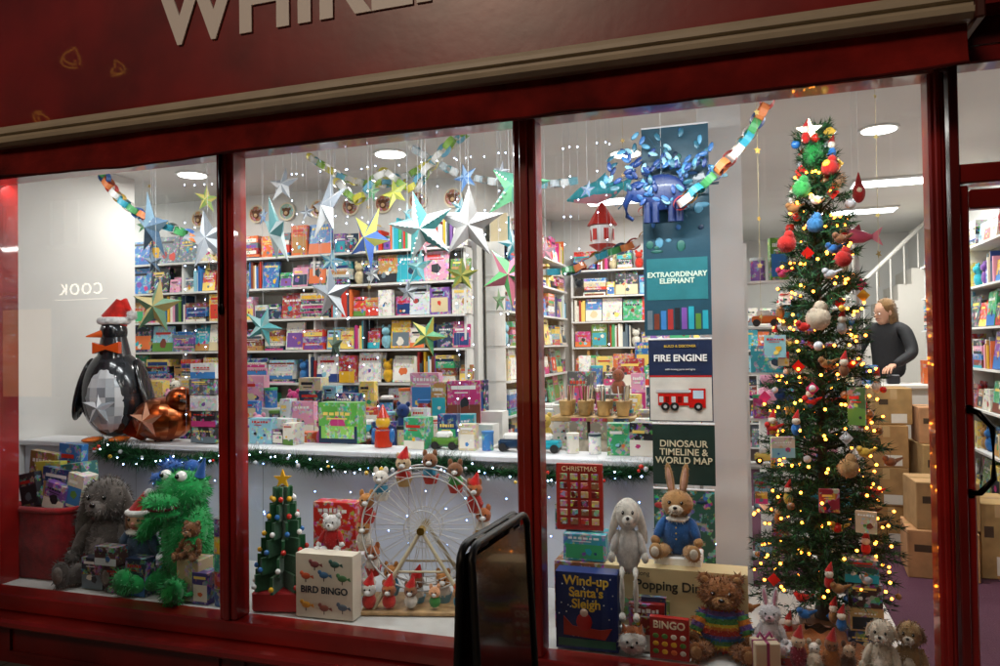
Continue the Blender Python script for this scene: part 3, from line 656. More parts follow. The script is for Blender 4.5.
fin(plush(.37,C('#8e5a30'),'round',muzz=C('#bc8e5c'),shirt=rain,foot=C('#bc8e5c')),'teddy_bear',(.76,.24,.385),.05,3200,.014,(1.15,1,1))
fin(plush(.27,C('#c8bca8'),'dog',muzz=C('#dfd6c8'),inner=C('#b8a488')),'lamb_soft_toy',(1.36,.14,.385),-.3,1700,.011,(.85,.85,1))
fin(plush(.27,C('#94784f'),'dog',muzz=C('#d6ccbb'),inner=C('#6a4a30')),'puppy_soft_toy',(1.462,.15,.385),-.4,1600,.011,(.8,.8,1))
fin(plush(.26,C('#d8d4d6'),'up',muzz=C('#e8c8d0'),inner=C('#e2a0b8')),'unicorn_soft_toy',(.955,.2,.44),-.1,900,.009)
fin(plush(.22,C('#7c4e2a'),'round',muzz=C('#b08460')),'small_bear_soft_toy',(-1.93,.17,.60),.1,1200,.01)
fin(plush(.22,C('#dcdad6'),'round',muzz=WHITE,shirt=C('#b01818')),'kitten_soft_toy',(-1.15,.28,.66),.2,700,.008)
mb=MB(); mb.rbox((0,0,.11),(.14,.12,.22),C('#c8b088'),'card',.004); mb.done('toy_crate',(-1.93,.19,.38))
mb=MB(); G=C('#1f9a4c'); Bl=C('#2f62b0')
mb.ell((0,0,.26),(.15,.13,.25),G); mb.ell((0,-.02,.54),(.14,.13,.11),G); mb.ell((-.02,-.15,.50),(.11,.10,.045),G); mb.ell((-.02,-.12,.43),(.09,.09,.03),G)
mb.ell((-.02,-.14,.465),(.085,.085,.022),C('#7a1a2a'),'plain'); 
for i in range(7): 
    a=-1.2+i*.4; mb.cyl((-.02+.1*math.sin(a),-.13-.09*math.cos(a),.485),(-.02+.1*math.sin(a),-.13-.09*math.cos(a),.462),.01,.001,WHITE,'plain',6)
for d in(-1,1):
    mb.ell((d*.06,-.09,.63),.03,WHITE,'gloss'); mb.ell((d*.06,-.117,.632),.014,(0,0,0),'gloss',8,6)
    mb.cyl((d*.1,0,.62),(d*.14,.0,.72),.03,.004,Bl,'fabric'); mb.ell((d*.17,-.08,.36),(.05,.06,.13),G,R=Matrix.Rotation(-d*.5,3,'Y')@Matrix.Rotation(-.5,3,'X'))
    mb.ell((d*.12,-.16,.06),(.07,.14,.06),G,R=Matrix.Rotation(d*.4,3,'Z')); mb.ell((d*.19,-.26,.07),(.06,.05,.07),G)
for i in range(9): mb.ell((0,.03+.02*i*.3,.66-.06*i),(.035,.05,.04),Bl)
mb.ell((-.12,.0,.66),(.06,.05,.035),Bl); mb.ell((-.17,-.05,.6),(.05,.04,.03),Bl)
mb.tube([(.1,.1,.1),(.22,.05,.06),(.28,-.08,.05),(.22,-.2,.04)],[.07,.055,.035,.01],G,'fabric',10)
mb.fuzz(5000,.03,.004); mb.done('monster_soft_toy',(-2.10,.33,.385),-.15)
mb=MB()
mb.ell((0,0,.1),(.09,.08,.11),C('#3f5a78')); mb.ell((0,-.01,.25),(.075,.07,.07),C('#d8ae8c'),'plain'); mb.cyl((0,0,.29),(.03,0,.4),.078,.02,C('#b01818'),'fabric',14); mb.ell((.05,-.01,.4),.025,WHITE); mb.tube([(.078*math.cos(a/10*6.283),.075*math.sin(a/10*6.283),.292) for a in range(10)],.018,WHITE,'fabric',8,True)
for d in(-1,1): mb.ell((d*.075,0,.23),(.03,.04,.06),C('#6b4426')); mb.ell((d*.03,-.075,.26),.009,(0,0,0),'gloss',6,5); mb.ell((d*.09,-.03,.13),(.03,.03,.07),C('#3f5a78'),R=Matrix.Rotation(-d*.4,3,'Y')); mb.ell((d*.05,-.08,.02),(.03,.06,.03),C('#3a2a20'))
mb.ell((0,-.08,.238),.012,C('#d89080'),'plain',8,6); mb.tube([(-.02,-.072,.22),(0,-.078,.214),(.02,-.072,.22)],.004,C('#8a2a20'),'plain',5); mb.ell((0,-.02,.185),(.08,.07,.02),C('#e8e4da'))
mb.fuzz(700,.012,.003); mb.done('elf_doll',(-2.385,.30,.50),.1)
mb=MB(); toybox(mb,(0,0,.06),(.2,.18,.12),C('#3a3a42')); mb.done('toy_box',(-2.385,.30,.378))
mb=MB(); mb.ell((0,0,.05),(.06,.055,.052),C('#e8e2d8')); mb.ell((0,.01,.065),(.055,.05,.045),C('#b8683a'))
for d in(-1,1): mb.cyl((d*.03,0,.09),(d*.04,0,.125),.016,.002,C('#b8683a'),'fabric',8); mb.ell((d*.02,-.05,.065),.006,(0,0,0),'gloss',6,5)
mb.ell((0,-.058,.048),(.008,.006,.006),(0,0,0),'gloss',6,5); mb.fuzz(500,.008,.0025); mb.done('fox_ornament',(.40,.11,.387),.1)
# penguin
mb=MB()
BKc=C('#26292d')
def pg(q): return C('#2e3135') if noise.noise((q.x*3,q.y*3,q.z*3))>0 else C('#222529')
mb.ell((0,0,.33),(.25,.2,.31),pg,'gloss',32,20)
def bel(q): return random.choice([C('#d8dadc'),C('#c4c8cc'),C('#aeb3b8'),C('#d8dadc'),C('#8a9096')])
mb.ell((0,-.055,.31),(.19,.165,.26),bel,'gloss',18,12,smooth=False)
mb.cyl((0,0,.56),(0,-.01,.74),.13,.09,BKc,'gloss',20); mb.ell((0,-.01,.76),(.1,.1,.1),C('#16181b'),'gloss',20,14)
mb.cyl((-.06,-.07,.75),(-.16,-.12,.73),.03,.004,C('#e2622a'),'gloss',10); mb.ell((-.03,-.09,.79),.014,WHITE,'gloss',8,6); mb.ell((-.032,-.103,.79),.006,(0,0,0),'gloss',6,5)
mb.prism([(-.1,.61),(-.1,.69),(0,.66),(.1,.69),(.1,.61),(0,.64)],.05,C('#d8541e'),'gloss',Matrix.Translation((0,-.12,0)))
for d in(-1,1):
    mb.ell((d*.24,0,.36),(.035,.11,.23),C('#16181b'),'gloss',14,12,R=Matrix.Rotation(-d*.3,3,'Y')); mb.ell((d*.1,-.14,.02),(.07,.12,.02),C('#e2722a'),'gloss',10,6)
mb.cyl((0,0,.84),(.06,.01,.98),.1,.045,C('#d82a20'),'fabric',16); mb.cyl((.06,.01,.97),(.13,0,.9),.045,.015,C('#d82a20'),'fabric',12); mb.ell((.14,0,.88),.035,WHITE)
mb.tube([(.1*math.cos(a/12*6.283),.1*math.sin(a/12*6.283),.84) for a in range(12)],.026,WHITE,'fabric',8,True)
def mini(cx,cz,R,y,c1,c2):
    P=[Vector((cx+(R if i%2==0 else R*.4)*math.cos(math.pi/2+i*math.pi/5),y,cz+(R if i%2==0 else R*.4)*math.sin(math.pi/2+i*math.pi/5))) for i in range(10)]+[Vector((cx,y-.04,cz))]
    mb.add(P,[(i,(i+1)%10,10) for i in range(10)],[c1 if i%2 else c2 for i in range(10)],'gloss')
mini(-.02,.24,.13,-.205,C('#e4e6e8'),C('#9aa0a6'))
mb.fuzz(300,.012,.003); mb.done('penguin_figure',(-3.28,.98,1.09),.35,(.88,.88,.98))
mb=MB(); CP=[C('#b85a2c'),C('#9a4a26'),C('#c87a4e'),C('#8a4022')]
mb.ell((0,0,.15),(.22,.15,.15),lambda q: random.choice(CP),'metal',20,12,smooth=True); mb.ell((.15,-.02,.28),(.1,.09,.09),lambda q: random.choice(CP),'metal',16,10,smooth=True)
mb.cyl((.2,-.08,.28),(.27,-.13,.27),.02,.003,C('#2a2a2a'),'gloss',8); mb.ell((.19,-.09,.31),.012,(0,0,0),'gloss',8,6)
mb.prism([(-.1,.05),(-.34,.22),(-.3,.05),(-.16,.0)],.04,C('#8a3a1c'),'metal'); mini(-.02,.15,.13,-.15,C('#e0a080'),C('#9a4a26'))
for d in(-.05,.07): mb.cyl((d,0,.03),(d,-.02,0),.008,.008,(.02,.02,.02),'plain',6)
mb.done('copper_robin_figure',(-2.88,1.0,1.09),.1)
# red fabric gift bin (squarish) with stacked books
mb=MB(); vs=[];NN=36;MM=14
for j in range(MM+1):
    t=j/MM
    for i in range(NN):
        a=2*math.pi*i/NN; ca,sa=math.cos(a),math.sin(a); e=.42
        r=(.235+.02*math.sin(t*math.pi)+.01*noise.noise((ca*3,sa*3,t*4)))
        vs.append((r*math.copysign(abs(ca)**e,ca),r*.8*math.copysign(abs(sa)**e,sa),.40*t))
mb.add(vs,[(j*NN+i,j*NN+(i+1)%NN,(j+1)*NN+(i+1)%NN,(j+1)*NN+i) for j in range(MM) for i in range(NN)],C('#8f1218'),'fabric',True)
mb.tube([Vector(vs[MM*NN+i]) for i in range(NN)],.018,C('#a81a20'),'fabric',8,True)
mb.bb(-.2,.2,-.15,.15,.36,.385,C('#5a0d10'),'fabric')
mb.done('santa_gift_bin',(-3.10,.4,.38))
mb=MB()
for (x,y,z,w,d,h,cl,ry) in [(-.2,.05,.14,.2,.05,.3,'#8a6a3a',.1),(-.08,.0,.12,.2,.05,.24,'#c8c04a',-.05),(.03,-.04,.1,.22,.06,.22,'#23407a',.1),(.15,.0,.12,.16,.12,.24,'#2f6a68',-.12),(.22,-.06,.09,.12,.1,.2,'#d8d0c0',.2),(.08,-.1,.05,.16,.05,.16,'#7a4fa0',.25),(-.15,-.08,.08,.14,.05,.2,'#3a3a42',-.2),(0,.08,.2,.18,.05,.28,'#2f6fb5',.05)]:
    mb.T=Matrix.Translation((x,y,z))@Matrix.Rotation(ry,4,'Y'); toybox(mb,(0,0,0),(w,d,h),C(cl))
mb.T=Matrix.Identity(4); mb.done('book_stack',(-3.12,.42,.79))
mb=MB(); 
for x,z,w,h,cl in [(-.12,.09,.15,.17,'#2a2c3a'),(.05,.07,.14,.14,'#4a3440'),(.2,.1,.13,.2,'#20304a'),(.0,.2,.15,.1,'#5a3a38')]: toybox(mb,(x,U(-.01,.02),z),(w,.08,h),C(cl))
mb.done('toy_boxes',(-2.47,.17,.38))
mb=MB(); cl=['#2f5a9a','#c83a2a','#3a9a8a','#e8b32a','#5a3a7a']
for i in range(5): 
    z=i*.09; mb.cyl((0,0,z),(0,0,z+.085),.055,.055,C(cl[i]),'card',20); mb.cyl((0,0,z+.0852),(0,0,z+.0895),.057,.057,C('#c9c9c9'),'metal',20)
toybox(mb,(-.12,.0,.08),(.1,.1,.16),C('#4a3a8a'))
mb.done('toy_tins',(-1.72,.17,.38))
mb=MB()
for i in range(5): toybox(mb,(U(-.01,.01),0,.055+i*.105),(.2,.14,.1),random.choice([C('#2a2a2e'),C('#d8d8d8'),C('#5a5a60')]),U(-.1,.1))
mb.done('building_block_tower',(-2.5,1.0,1.09))
mb=MB()
mb.rbox((0,0,.05),(.26,.2,.1),C('#b8161c'),'plain',.01)
for i in range(6):
    z0=.1+i*.085; r0=.15-.02*i
    for j in range(8):
        a=j*math.pi/4+i*.2; mb.box((r0*.5*math.cos(a),r0*.5*math.sin(a),z0+.045),(r0,.014,.085),C('#1c5c34'),'fabric',rz=a)
    for j in range(8):
        a=j*math.pi/4+i*.2; mb.ell(((r0+.005)*math.cos(a),(r0+.005)*math.sin(a),z0+.03),.014,random.choice([C('#c8281e'),C('#c8281e'),C('#e8b32a'),WHITE,C('#2f6fb5')]),'gloss',8,6)
sp=[((.05 if i%2==0 else .02)*math.cos(math.pi/2+i*math.pi/5),(.05 if i%2==0 else .02)*math.sin(math.pi/2+i*math.pi/5)+.65) for i in range(10)]
mb.cyl((0,0,.1),(0,0,.62),.012,.01,C('#6b4426'),'wood',8); mb.prism(sp,.015,C('#e8b32a'),'gloss'); mb.done('wooden_advent_tree',(-1.40,.22,.38),.2)
mb=MB(); mb.rbox((0,.0,.115),(.28,.14,.23),WHITE,'card',.004); toybox(mb,(-.04,0,.36),(.25,.1,.26),C('#c8241c')); mb.done('gift_box_stack',(-1.2,.5,.38),.05)
mb=MB(); mb.box((0,0,.155),(.31,.09,.31),C('#e0d6c2'),'plain')
for (x,z,c_) in [(-.1,.2,'#c8542a'),(0,.21,'#3f6f9a'),(.1,.2,'#4a7a4a'),(-.1,.06,'#e0a030'),(0,.05,'#8a4a3a'),(.1,.06,'#5a6a7a'),(-.05,.26,'#7a3a3a'),(.06,.265,'#2f5a50')]:
    mb.ell((x,-.046,z),(.026,.004,.016),C(c_),'plain',10,6); mb.ell((x-.022,-.047,z+.014),(.011,.004,.011),C(c_),'plain',8,6); mb.prism([(x+.02,z),(x+.045,z-.012),(x+.04,z+.006)],.003,C(c_),'plain',Matrix.Translation((0,-.047,0))); mb.bb(x-.002,x+.002,-.0475,-.0455,z-.03,z-.012,C('#40342a'),'plain')
o=mb.done('bird_bingo_box',(-1.10,.16,.382),.03); text('BIRD BINGO',.046,(0,-.047,.135),C('#1d2a3a'),o,bold=.001)
# ferris wheel
mb=MB(); W_=C('#c8c8c4'); Rw=.31; cz=.40
for y in(-.05,.05):
    for r,t in((Rw,.005),(Rw*.86,.003),(Rw*.3,.003)): mb.tube([(r*math.cos(i/40*6.283),y,cz+r*math.sin(i/40*6.283)) for i in range(40)],t,W_,'plain',6,True)
    for i in range(24):
        a=i*math.pi/12; mb.cyl((0,y,cz),(Rw*math.cos(a),y,cz+Rw*math.sin(a)),.0022,.0022,W_,'plain',5)
        b=a+math.pi/12; mb.cyl((Rw*.86*math.cos(a),y,cz+Rw*.86*math.sin(a)),(Rw*math.cos(b),y,cz+Rw*math.sin(b)),.0018,.0018,W_,'plain',4)
    for d in(-1,1): mb.cyl((0,y*1.6,cz),(d*.24,y*2.2,.02),.009,.011,C('#c8bc9c'),'plain',8)
    mb.cyl((-.12,y*1.9,.2),(.12,y*1.9,.2),.006,.006,C('#c8bc9c'),'plain',6)
mb.cyl((0,-.1,cz),(0,.1,cz),.02,.02,C('#d8b050'),'metal',12); mb.rbox((0,0,.01),(.6,.3,.02),C('#c09a68'),'wood',.004)
AC=['#c98a4a','#d8b890','#b8683a','#e8e0d4','#8a5a3a','#f0b080']
def animal(x,y,z,s,hat):
    c=C(random.choice(AC)); b_=C(random.choice(['#c8342a','#3f8fb0','#4a9a4a','#e8b32a','#e8e0d4']))
    mb.ell((x,y,z),(.026*s,.024*s,.028*s),b_,'fabric',10,8); mb.ell((x,y-.005,z+.042*s),(.027*s,.025*s,.025*s),c,'fabric',10,8); mb.ell((x,y-.028*s,z+.036*s),(.011*s,.01*s,.008*s),WHITE,'fabric',6,5)
    for d in(-1,1): mb.ell((x+d*.017*s,y,z+.066*s),(.009*s,.005*s,.014*s),c,'fabric',6,5); mb.ell((x+d*.009*s,y-.03*s,z+.047*s),.0035*s,(0,0,0),'gloss',5,4)
    if hat: mb.cyl((x,y,z+.058*s),(x+.012*s,y,z+.1*s),.023*s,.003,C('#c8201c'),'fabric',10)
for i in range(14):
    a=i*math.pi/7+.1; x,z=Rw*math.cos(a),cz+Rw*math.sin(a)
    mb.cyl((x,-.05,z),(x,.05,z),.003,.003,W_,'metal',5); z-=.03
    mb.cyl((x,0,z-.055),(x,0,z-.01),.03,.045,random.choice([C('#c8342a'),C('#e8e0d0'),C('#c9a56a'),C('#6a9ab0')]),'plain',12)
    animal(x,-.01,z,1.5,i%3==1)
for x in(-.26,-.16,-.05,.07,.19,.27): animal(x,-.11,.06,U(1.1,1.5),rnd()<.4)
mb.fuzz(1500,.007,.002)
mb.done('toy_ferris_wheel',(-.70,.42,.38),.25)
# right pane boxes
mb=MB(); mb.box((0,0,.165),(.27,.09,.33),C('#1a2f6c'),'plain'); 
for i in range(30): mb.ell((U(-.12,.12),-.0455,U(.02,.31)),(.003,.002,.003),WHITE,'plain',5,4)
mb.prism([(-.1,.06),(.08,.05),(.11,.1),(.06,.09),(-.06,.1),(-.1,.14)],.004,C('#a8301e'),'plain',Matrix.Translation((0,-.047,0))); mb.ell((-.01,-.048,.12),(.035,.004,.04),C('#b8201c'),'plain',10,6); mb.ell((-.01,-.05,.16),(.018,.004,.018),C('#e8c8b0'),'plain',8,6)
mb.bb(-.125,.125,-.0475,-.0452,.012,.045,C('#2f6f5a'),'plain')
o=mb.done('santa_sleigh_box',(.205,.14,.385),.03); text("Wind-up\nSanta's\nSleigh",.055,(0,-.049,.245),C('#e8c04a'),o,bold=.0012)
mb=MB(); toybox(mb,(0,0,.155),(.24,.2,.31),C('#8a5a3a')); toybox(mb,(0.02,-.01,.375),(.2,.14,.12),C('#3fa0b0')); toybox(mb,(-.05,.02,.5),(.16,.1,.12),C('#2f6a68'))
mb.done('gift_box_stack',(.13,.42,.38))
mb=MB(); mb.box((0,0,.155),(.22,.03,.31),C('#9f2318'),'plain')
for i in range(6): 
    for j in range(4):
        mb.rbox((-.075+j*.05,-.0165,.04+i*.042),(.035,.004,.03),random.choice([C('#b8382a'),C('#c9a56a'),C('#6a1512'),C('#8a5a3a')]),'card',.0015)
o=mb.done('advent_calendar_book',(.12,.40,.825),.05); text('CHRISTMAS',.032,(0,-.018,.287),C('#e8d0a0'),o)
mb=MB(); mb.box((0,0,.13),(.62,.14,.26),C('#cdb888'),'plain'); mb.bb(-.3,-.02,-.0725,-.0702,.02,.12,C('#8a9a5a'),'card')
o=mb.done('popping_dinosaur_box',(.56,.36,.44),.0); text('Popping Dinosaurs',.058,(.05,-.073,.185),C('#2a2a22'),o,bold=.001); text('Push along',.03,(-.17,-.073,.235),C('#2a2a22'),o)
mb=MB(); mb.rbox((0,0,.03),(.64,.3,.06),C('#d8d6d0'),'plain',.004); mb.done('display_riser',(.56,.42,.376))
mb=MB(); toybox(mb,(0,0,.1),(.15,.04,.2),C('#8a1a1a')); toybox(mb,(.01,.03,.11),(.14,.03,.22),C('#2a3a5a')); mb.done('story_book',(.455,.17,.385),.05)
mb=MB(); mb.box((0,0,.085),(.16,.03,.17),C('#a8241e'),'plain'); 
for i in range(3):
    for j in range(4): mb.ell((-.055+j*.037,-.0165,.03+i*.032),(.013,.002,.011),random.choice([C('#e8b32a'),C('#e8e0d0'),C('#5a8a3a'),C('#e2723a')]),'plain',8,5)
o=mb.done('bingo_book',(.555,.11,.385),-.04); text('BINGO',.042,(0,-.018,.14),C('#f0e0c0'),o,bold=.001)
mb=MB(); mb.rbox((0,0,.0),(.21,.18,.05),WHITE,'plain',.005); mb.done('white_gift_box',(.57,.45,.71))
mb=MB(); toybox(mb,(0,0,.03),(.2,.14,.06),C('#cfd8dc')); mb.done('gift_box',(.96,.24,.378))
mb=MB(); mb.rbox((0,0,.06),(.1,.08,.12),C('#d8c8a8'),'plain',.004); mb.box((0,-.0,.06),(.102,.012,.122),C('#a03a6a'),'plain'); mb.box((0,0,.06),(.012,.0825,.123),C('#a03a6a'),'plain'); mb.tube([(-.03,0,.13),(-.02,0,.15),(0,0,.124),(.02,0,.15),(.03,0,.13)],.006,C('#a03a6a'),'plain',6); mb.done('wrapped_present',(.93,.12,.378),.3)
mb=MB()
for i,(c_) in enumerate(['#2a3a5a','#c9a56a','#4a2a2a','#2f5a50']): toybox(mb,(U(-.01,.01),0,.05+i*.1),(.13,.1,.095),C(c_),U(-.1,.1))
mb.done('toy_box_tower',(1.33,.42,.38))
# ------------------------------------------------------------------ needles
def needles(mb,p,d,n,L,cols,spread=1.1,w=.003):
    d=d.normalized()
    for _ in range(n):
        r=Vector((random.gauss(0,1),random.gauss(0,1),random.gauss(0,1))).normalized()
        v=(d*.7+r*spread).normalized(); s_=v.cross(r)
        if s_.length<1e-4: continue
        s_=s_.normalized()*w; q=p+r*.004
        mb.add([q-s_,q+s_,q+v*L*U(.6,1.2)],[(0,1,2)],random.choice(cols),'leaf')
GR=[C('#143e20'),C('#1c5028'),C('#286634'),C('#0f2c18'),C('#3a7a44')]
GT=[C('#0f3019'),C('#16401f'),C('#1f5229'),C('#0b2412'),C('#2f6a38')]
mb=MB(); lts=[]
pts=[]; x=-3.25
while x<.42:
    t=(x+3.25)/1.22%1; z=1.055-.06*math.sin(math.pi*t)+.018*noise.noise((x*5,0,0)); pts.append(Vector((x,.82+.01*noise.noise((x*4,1,1)),z))); x+=.012
for i in range(len(pts)-1):
    p=pts[i]; d=pts[i+1]-p; k=.8+.5*abs(noise.noise((p.x*2.2,5,0)))*2+(.5 if p.x<-2.8 else 0)
    needles(mb,p,d,int(36*k),.075*k,GR,1.8,.0036)
    if i%6==0: lts.append(p+Vector((U(-.03,.03),-.06,U(-.05,.05))))
mb.tube(pts[::4],.008,C('#22331c'),'leaf',5)
for i in range(30):
    p=random.choice(pts)+Vector((0,-.06,U(-.04,.04))); k=random.choice([0,1]); mb.ell(p,.014 if k else .01,random.choice([C('#c82a1e'),C('#d8b040'),C('#c8ccd0')]),'gloss',8,6)
for p in lts: mb.ell(p,.0045,C('#b8d0ff'),'glow',6,4)
mb.done('fir_garland')
# ------------------------------------------------------------------ christmas tree
mb=MB(); Ht=2.22; tips=[]
mb.cyl((0,0,0),(0,0,Ht*.96),.028,.006,C('#3a2a1c'),'wood',10)
z=.12
while z<Ht-.03:
    f=1-z/Ht; R0=.29*f**.68+.03; nb=int(7+7*f); a0=U(0,6.28)
    for i in range(nb):
        a=a0+i*6.283/nb+U(-.25,.25); R1=R0*U(.65,1.15); zz=z+U(-.03,.03)
        base=Vector((0,0,zz)); tip=Vector((R1*math.cos(a),R1*math.sin(a),zz+.02+.1*(1-f)-.05*f+U(-.03,.03)))
        mid=(base+tip)/2+Vector((0,0,.03)); tips.append(tip)
        mb.tube([base,mid,tip],[.006,.004,.002],C('#2c3a20'),'leaf',4)
        st=max(5,int(R1/.022))
        for k in range(st):
            t=(k+1)/st
            if t<.18: continue
            p=base*(1-t)**2+mid*2*t*(1-t)+tip*t*t; needles(mb,p,tip-base,11,.042,GT,1.25,.003)
        for sd in(-1,1):
            p=base*.2+mid*.3+tip*.5; q=p+Vector((math.cos(a+sd*.8),math.sin(a+sd*.8),.05))*R1*.4
            for k in range(4): needles(mb,p+(q-p)*(k+1)/4,q-p,7,.036,GT,1.2,.003)
    z+=.062+.01*f
tree=mb.done('christmas_tree',(1.205,.62,.44))
mb=MB(); mb.rbox((0,0,.03),(.22,.22,.06),C('#6a4a2a'),'wood',.01); mb.cyl((0,0,.061),(0,0,.16),.05,.04,C('#3a2a1c'),'wood'); mb.done('tree_stand',(0,0,-.06),parent=tree)
mb=MB(); sp=[]
for i in range(330):
    t=i/330; zz=.10+t*(Ht-.25); f=1-zz/Ht; r=(.30*f**.7+.03)*U(.7,1.1); a=t*6.283*15+U(-.2,.2); sp.append(Vector((r*math.cos(a),r*math.sin(a),zz+U(-.03,.03))))
for p in sp: mb.ell(p,.0065,C('#ff8a28'),'glow',6,4)
mb.tube(sp,.0012,C('#143018'),'leaf',3); mb.done('fairy_lights',parent=tree)
mb=MB()
sp=[((.055 if i%2==0 else .023)*math.cos(math.pi/2+i*math.pi/5),(.055 if i%2==0 else .023)*math.sin(math.pi/2+i*math.pi/5)) for i in range(10)]
mb.prism(sp,.02,C('#fff2d0'),'glowpanel',Matrix.Translation((-.03,-.05,Ht+.0))); mb.done('tree_star',parent=tree)
mb=MB()
front=[t for t in tips if t.y<.12]
OC=['#c8241c','#d8b040','#c9ccd0','#e8e4da','#2f6fb5','#8a5a3a','#c83a6a','#c8241c','#9a6a3a']
for i in range(120):
    t=random.choice(front)+Vector((0,-.01,-.05)); c=C(random.choice(OC)); k=rnd()
    mb.cyl(t,t+Vector((0,0,.05)),.0008,.0008,C('#8a7a40'),'plain',3)
    if k<.3: mb.ell(t,U(.012,.024),c,'gloss',12,8)
    elif k<.55: mb.ell(t,(.02,.018,.028),c); mb.ell(t+Vector((0,-.005,.035)),.017,C('#e8dcc8')); mb.cyl(t+Vector((0,0,.045)),t+Vector((.01,0,.085)),.017,.002,C('#b8201c'),'fabric',8)
    elif k<.62: toybox(mb,t,(U(.04,.06),.006,U(.05,.07)),c,U(-.5,.5))
    elif k<.85: mb.ell(t,(.026,.02,.02),c,'fabric',10,8); mb.cyl(t+Vector((.02,0,.005)),t+Vector((.05,0,.02)),.01,.004,c,'fabric',6); mb.ell(t+Vector((-.02,-.005,.015)),.014,c,'fabric',8,6)
    else: mb.prism([(0,.03),(.028,0),(0,-.03),(-.028,0)],.006,c,'gloss',Matrix.Translation(t))
mb.fuzz(1200,.006,.002)
mb.done('tree_ornaments',parent=tree)
mb=MB()
for (x,z,c_,r) in [(-.02,1.36,'#d6c6ae',.052),(.08,.72,'#b8905e',.042),(-.14,1.7,'#b8241c',.04),(-.02,1.78,'#3f7fb5',.036),(.05,2.04,'#b8241c',.036),(-.07,1.95,'#3a9a4a',.04),(.09,1.62,'#b8241c',.036)]:
    y=-.27*(1-z/Ht)**.7-.03; mb.ell((x,y,z),(r,r*.8,r),C(c_)); mb.ell((x+.01,y,z+r*.9),(r*.55,r*.5,r*.6),C(c_)); mb.cyl((x+.01,y,z+r*1.4),(x+.015,y,z+r*1.8),.004,.003,C('#4a3020'),'plain',6)
mb.fuzz(900,.009,.0025)
for (x,z,w,h,c_) in [(-.2,1.24,.09,.1,'#8fc0c8'),(.12,.98,.07,.16,'#4a6a3a'),(-.18,.8,.1,.09,'#d8c8b8'),(-.0,.58,.08,.1,'#8a2a3a'),(.14,.5,.08,.09,'#c9b090')]:
    toybox(mb,(x,-.27*(1-z/Ht)**.7-.03,z),(w,.02,h),C(c_),U(-.4,.4))
mb.done('felt_ornaments',parent=tree)
mb=MB(); mb.ell((0,-.02,0),(.045,.04,.08),C('#1f8a3c')); mb.ell((-.01,-.02,.08),(.035,.035,.06),C('#1f8a3c')); mb.ell((.05,-.03,-.05),(.032,.03,.032),C('#b8241c')); mb.ell((.08,-.02,-.08),(.03,.03,.035),C('#d8a880')); mb.fuzz(900,.022,.003); mb.done('topper_toy',(0,0,Ht-.15),parent=tree)
mb=MB(); vs=[];NN=40
for j in range(6):
    for i in range(NN):
        a=6.283*i/NN; r=.06+.05*j+.012*math.sin(a*6+j)*j/5; vs.append((r*math.cos(a),r*.7*math.sin(a),.08-.07*(j/5)**.8+.008*math.sin(a*5+j*2)))
mb.add(vs,[(j*NN+i,(j+1)*NN+i,(j+1)*NN+(i+1)%NN,j*NN+(i+1)%NN) for j in range(5) for i in range(NN)],C('#9a5a2a'),'fabric',True); mb.done('tree_skirt',(1.16,.42,.38))
mb=MB()
for i in range(4):
    x=i*.062-.1+U(-.008,.008); s_=U(.8,1.15); c1=C(['#8a2a3a','#c8b8a0','#b0703a','#6a4a3a'][i]); mb.ell((x,U(-.02,.02),.05*s_),(.032*s_,.03,.05*s_),c1); mb.ell((x,-.01,.11*s_),.025*s_,C(['#d8b898','#e8e0d4','#8a5a3a','#c8a888'][i]))
    if i%2==0: mb.cyl((x,-.01,.125*s_),(x+.012,0,.17*s_),.022,.003,C('#a8201c'),'fabric',8)
    else:
        for d in(-1,1): mb.ell((x+d*.018,0,.135*s_),(.01,.006,.014),c1)
    for d in(-1,1): mb.ell((x+d*.009,-.034*s_,.115*s_),.003,(0,0,0),'gloss',5,4)
mb.fuzz(900,.01,.0025); mb.done('mini_soft_toys',(1.15,.16,.38))
mb=MB()
for i in range(34):
    x=U(-2.6,.35); y=U(.74,.80); zb=U(1.15,2.3); mb.cyl((x,y,zb),(x,y,3.14),.0006,.0006,C('#a8b0b8'),'plain',3); z=2.75
    while z>zb: mb.ell((x,y,z),.0034,C('#c4d8ff'),'glow',5,3); z-=U(.12,.3)
for i in range(14):
    x0=-2.9+i*.24; p0=Vector((x0,.8,1.0)); p1=Vector((x0+.5,.78,U(.5,.75))); q=[p0.lerp(p1,k/8)+Vector((0,0,-.06*math.sin(math.pi*k/8))) for k in range(9)]
    mb.tube(q,.0007,C('#a8b0b8'),'plain',3)
    for k in q[::2]: mb.ell(k,.0036,C('#7fa8ff'),'glow',5,3)
mb.done('fairy_light_curtain')
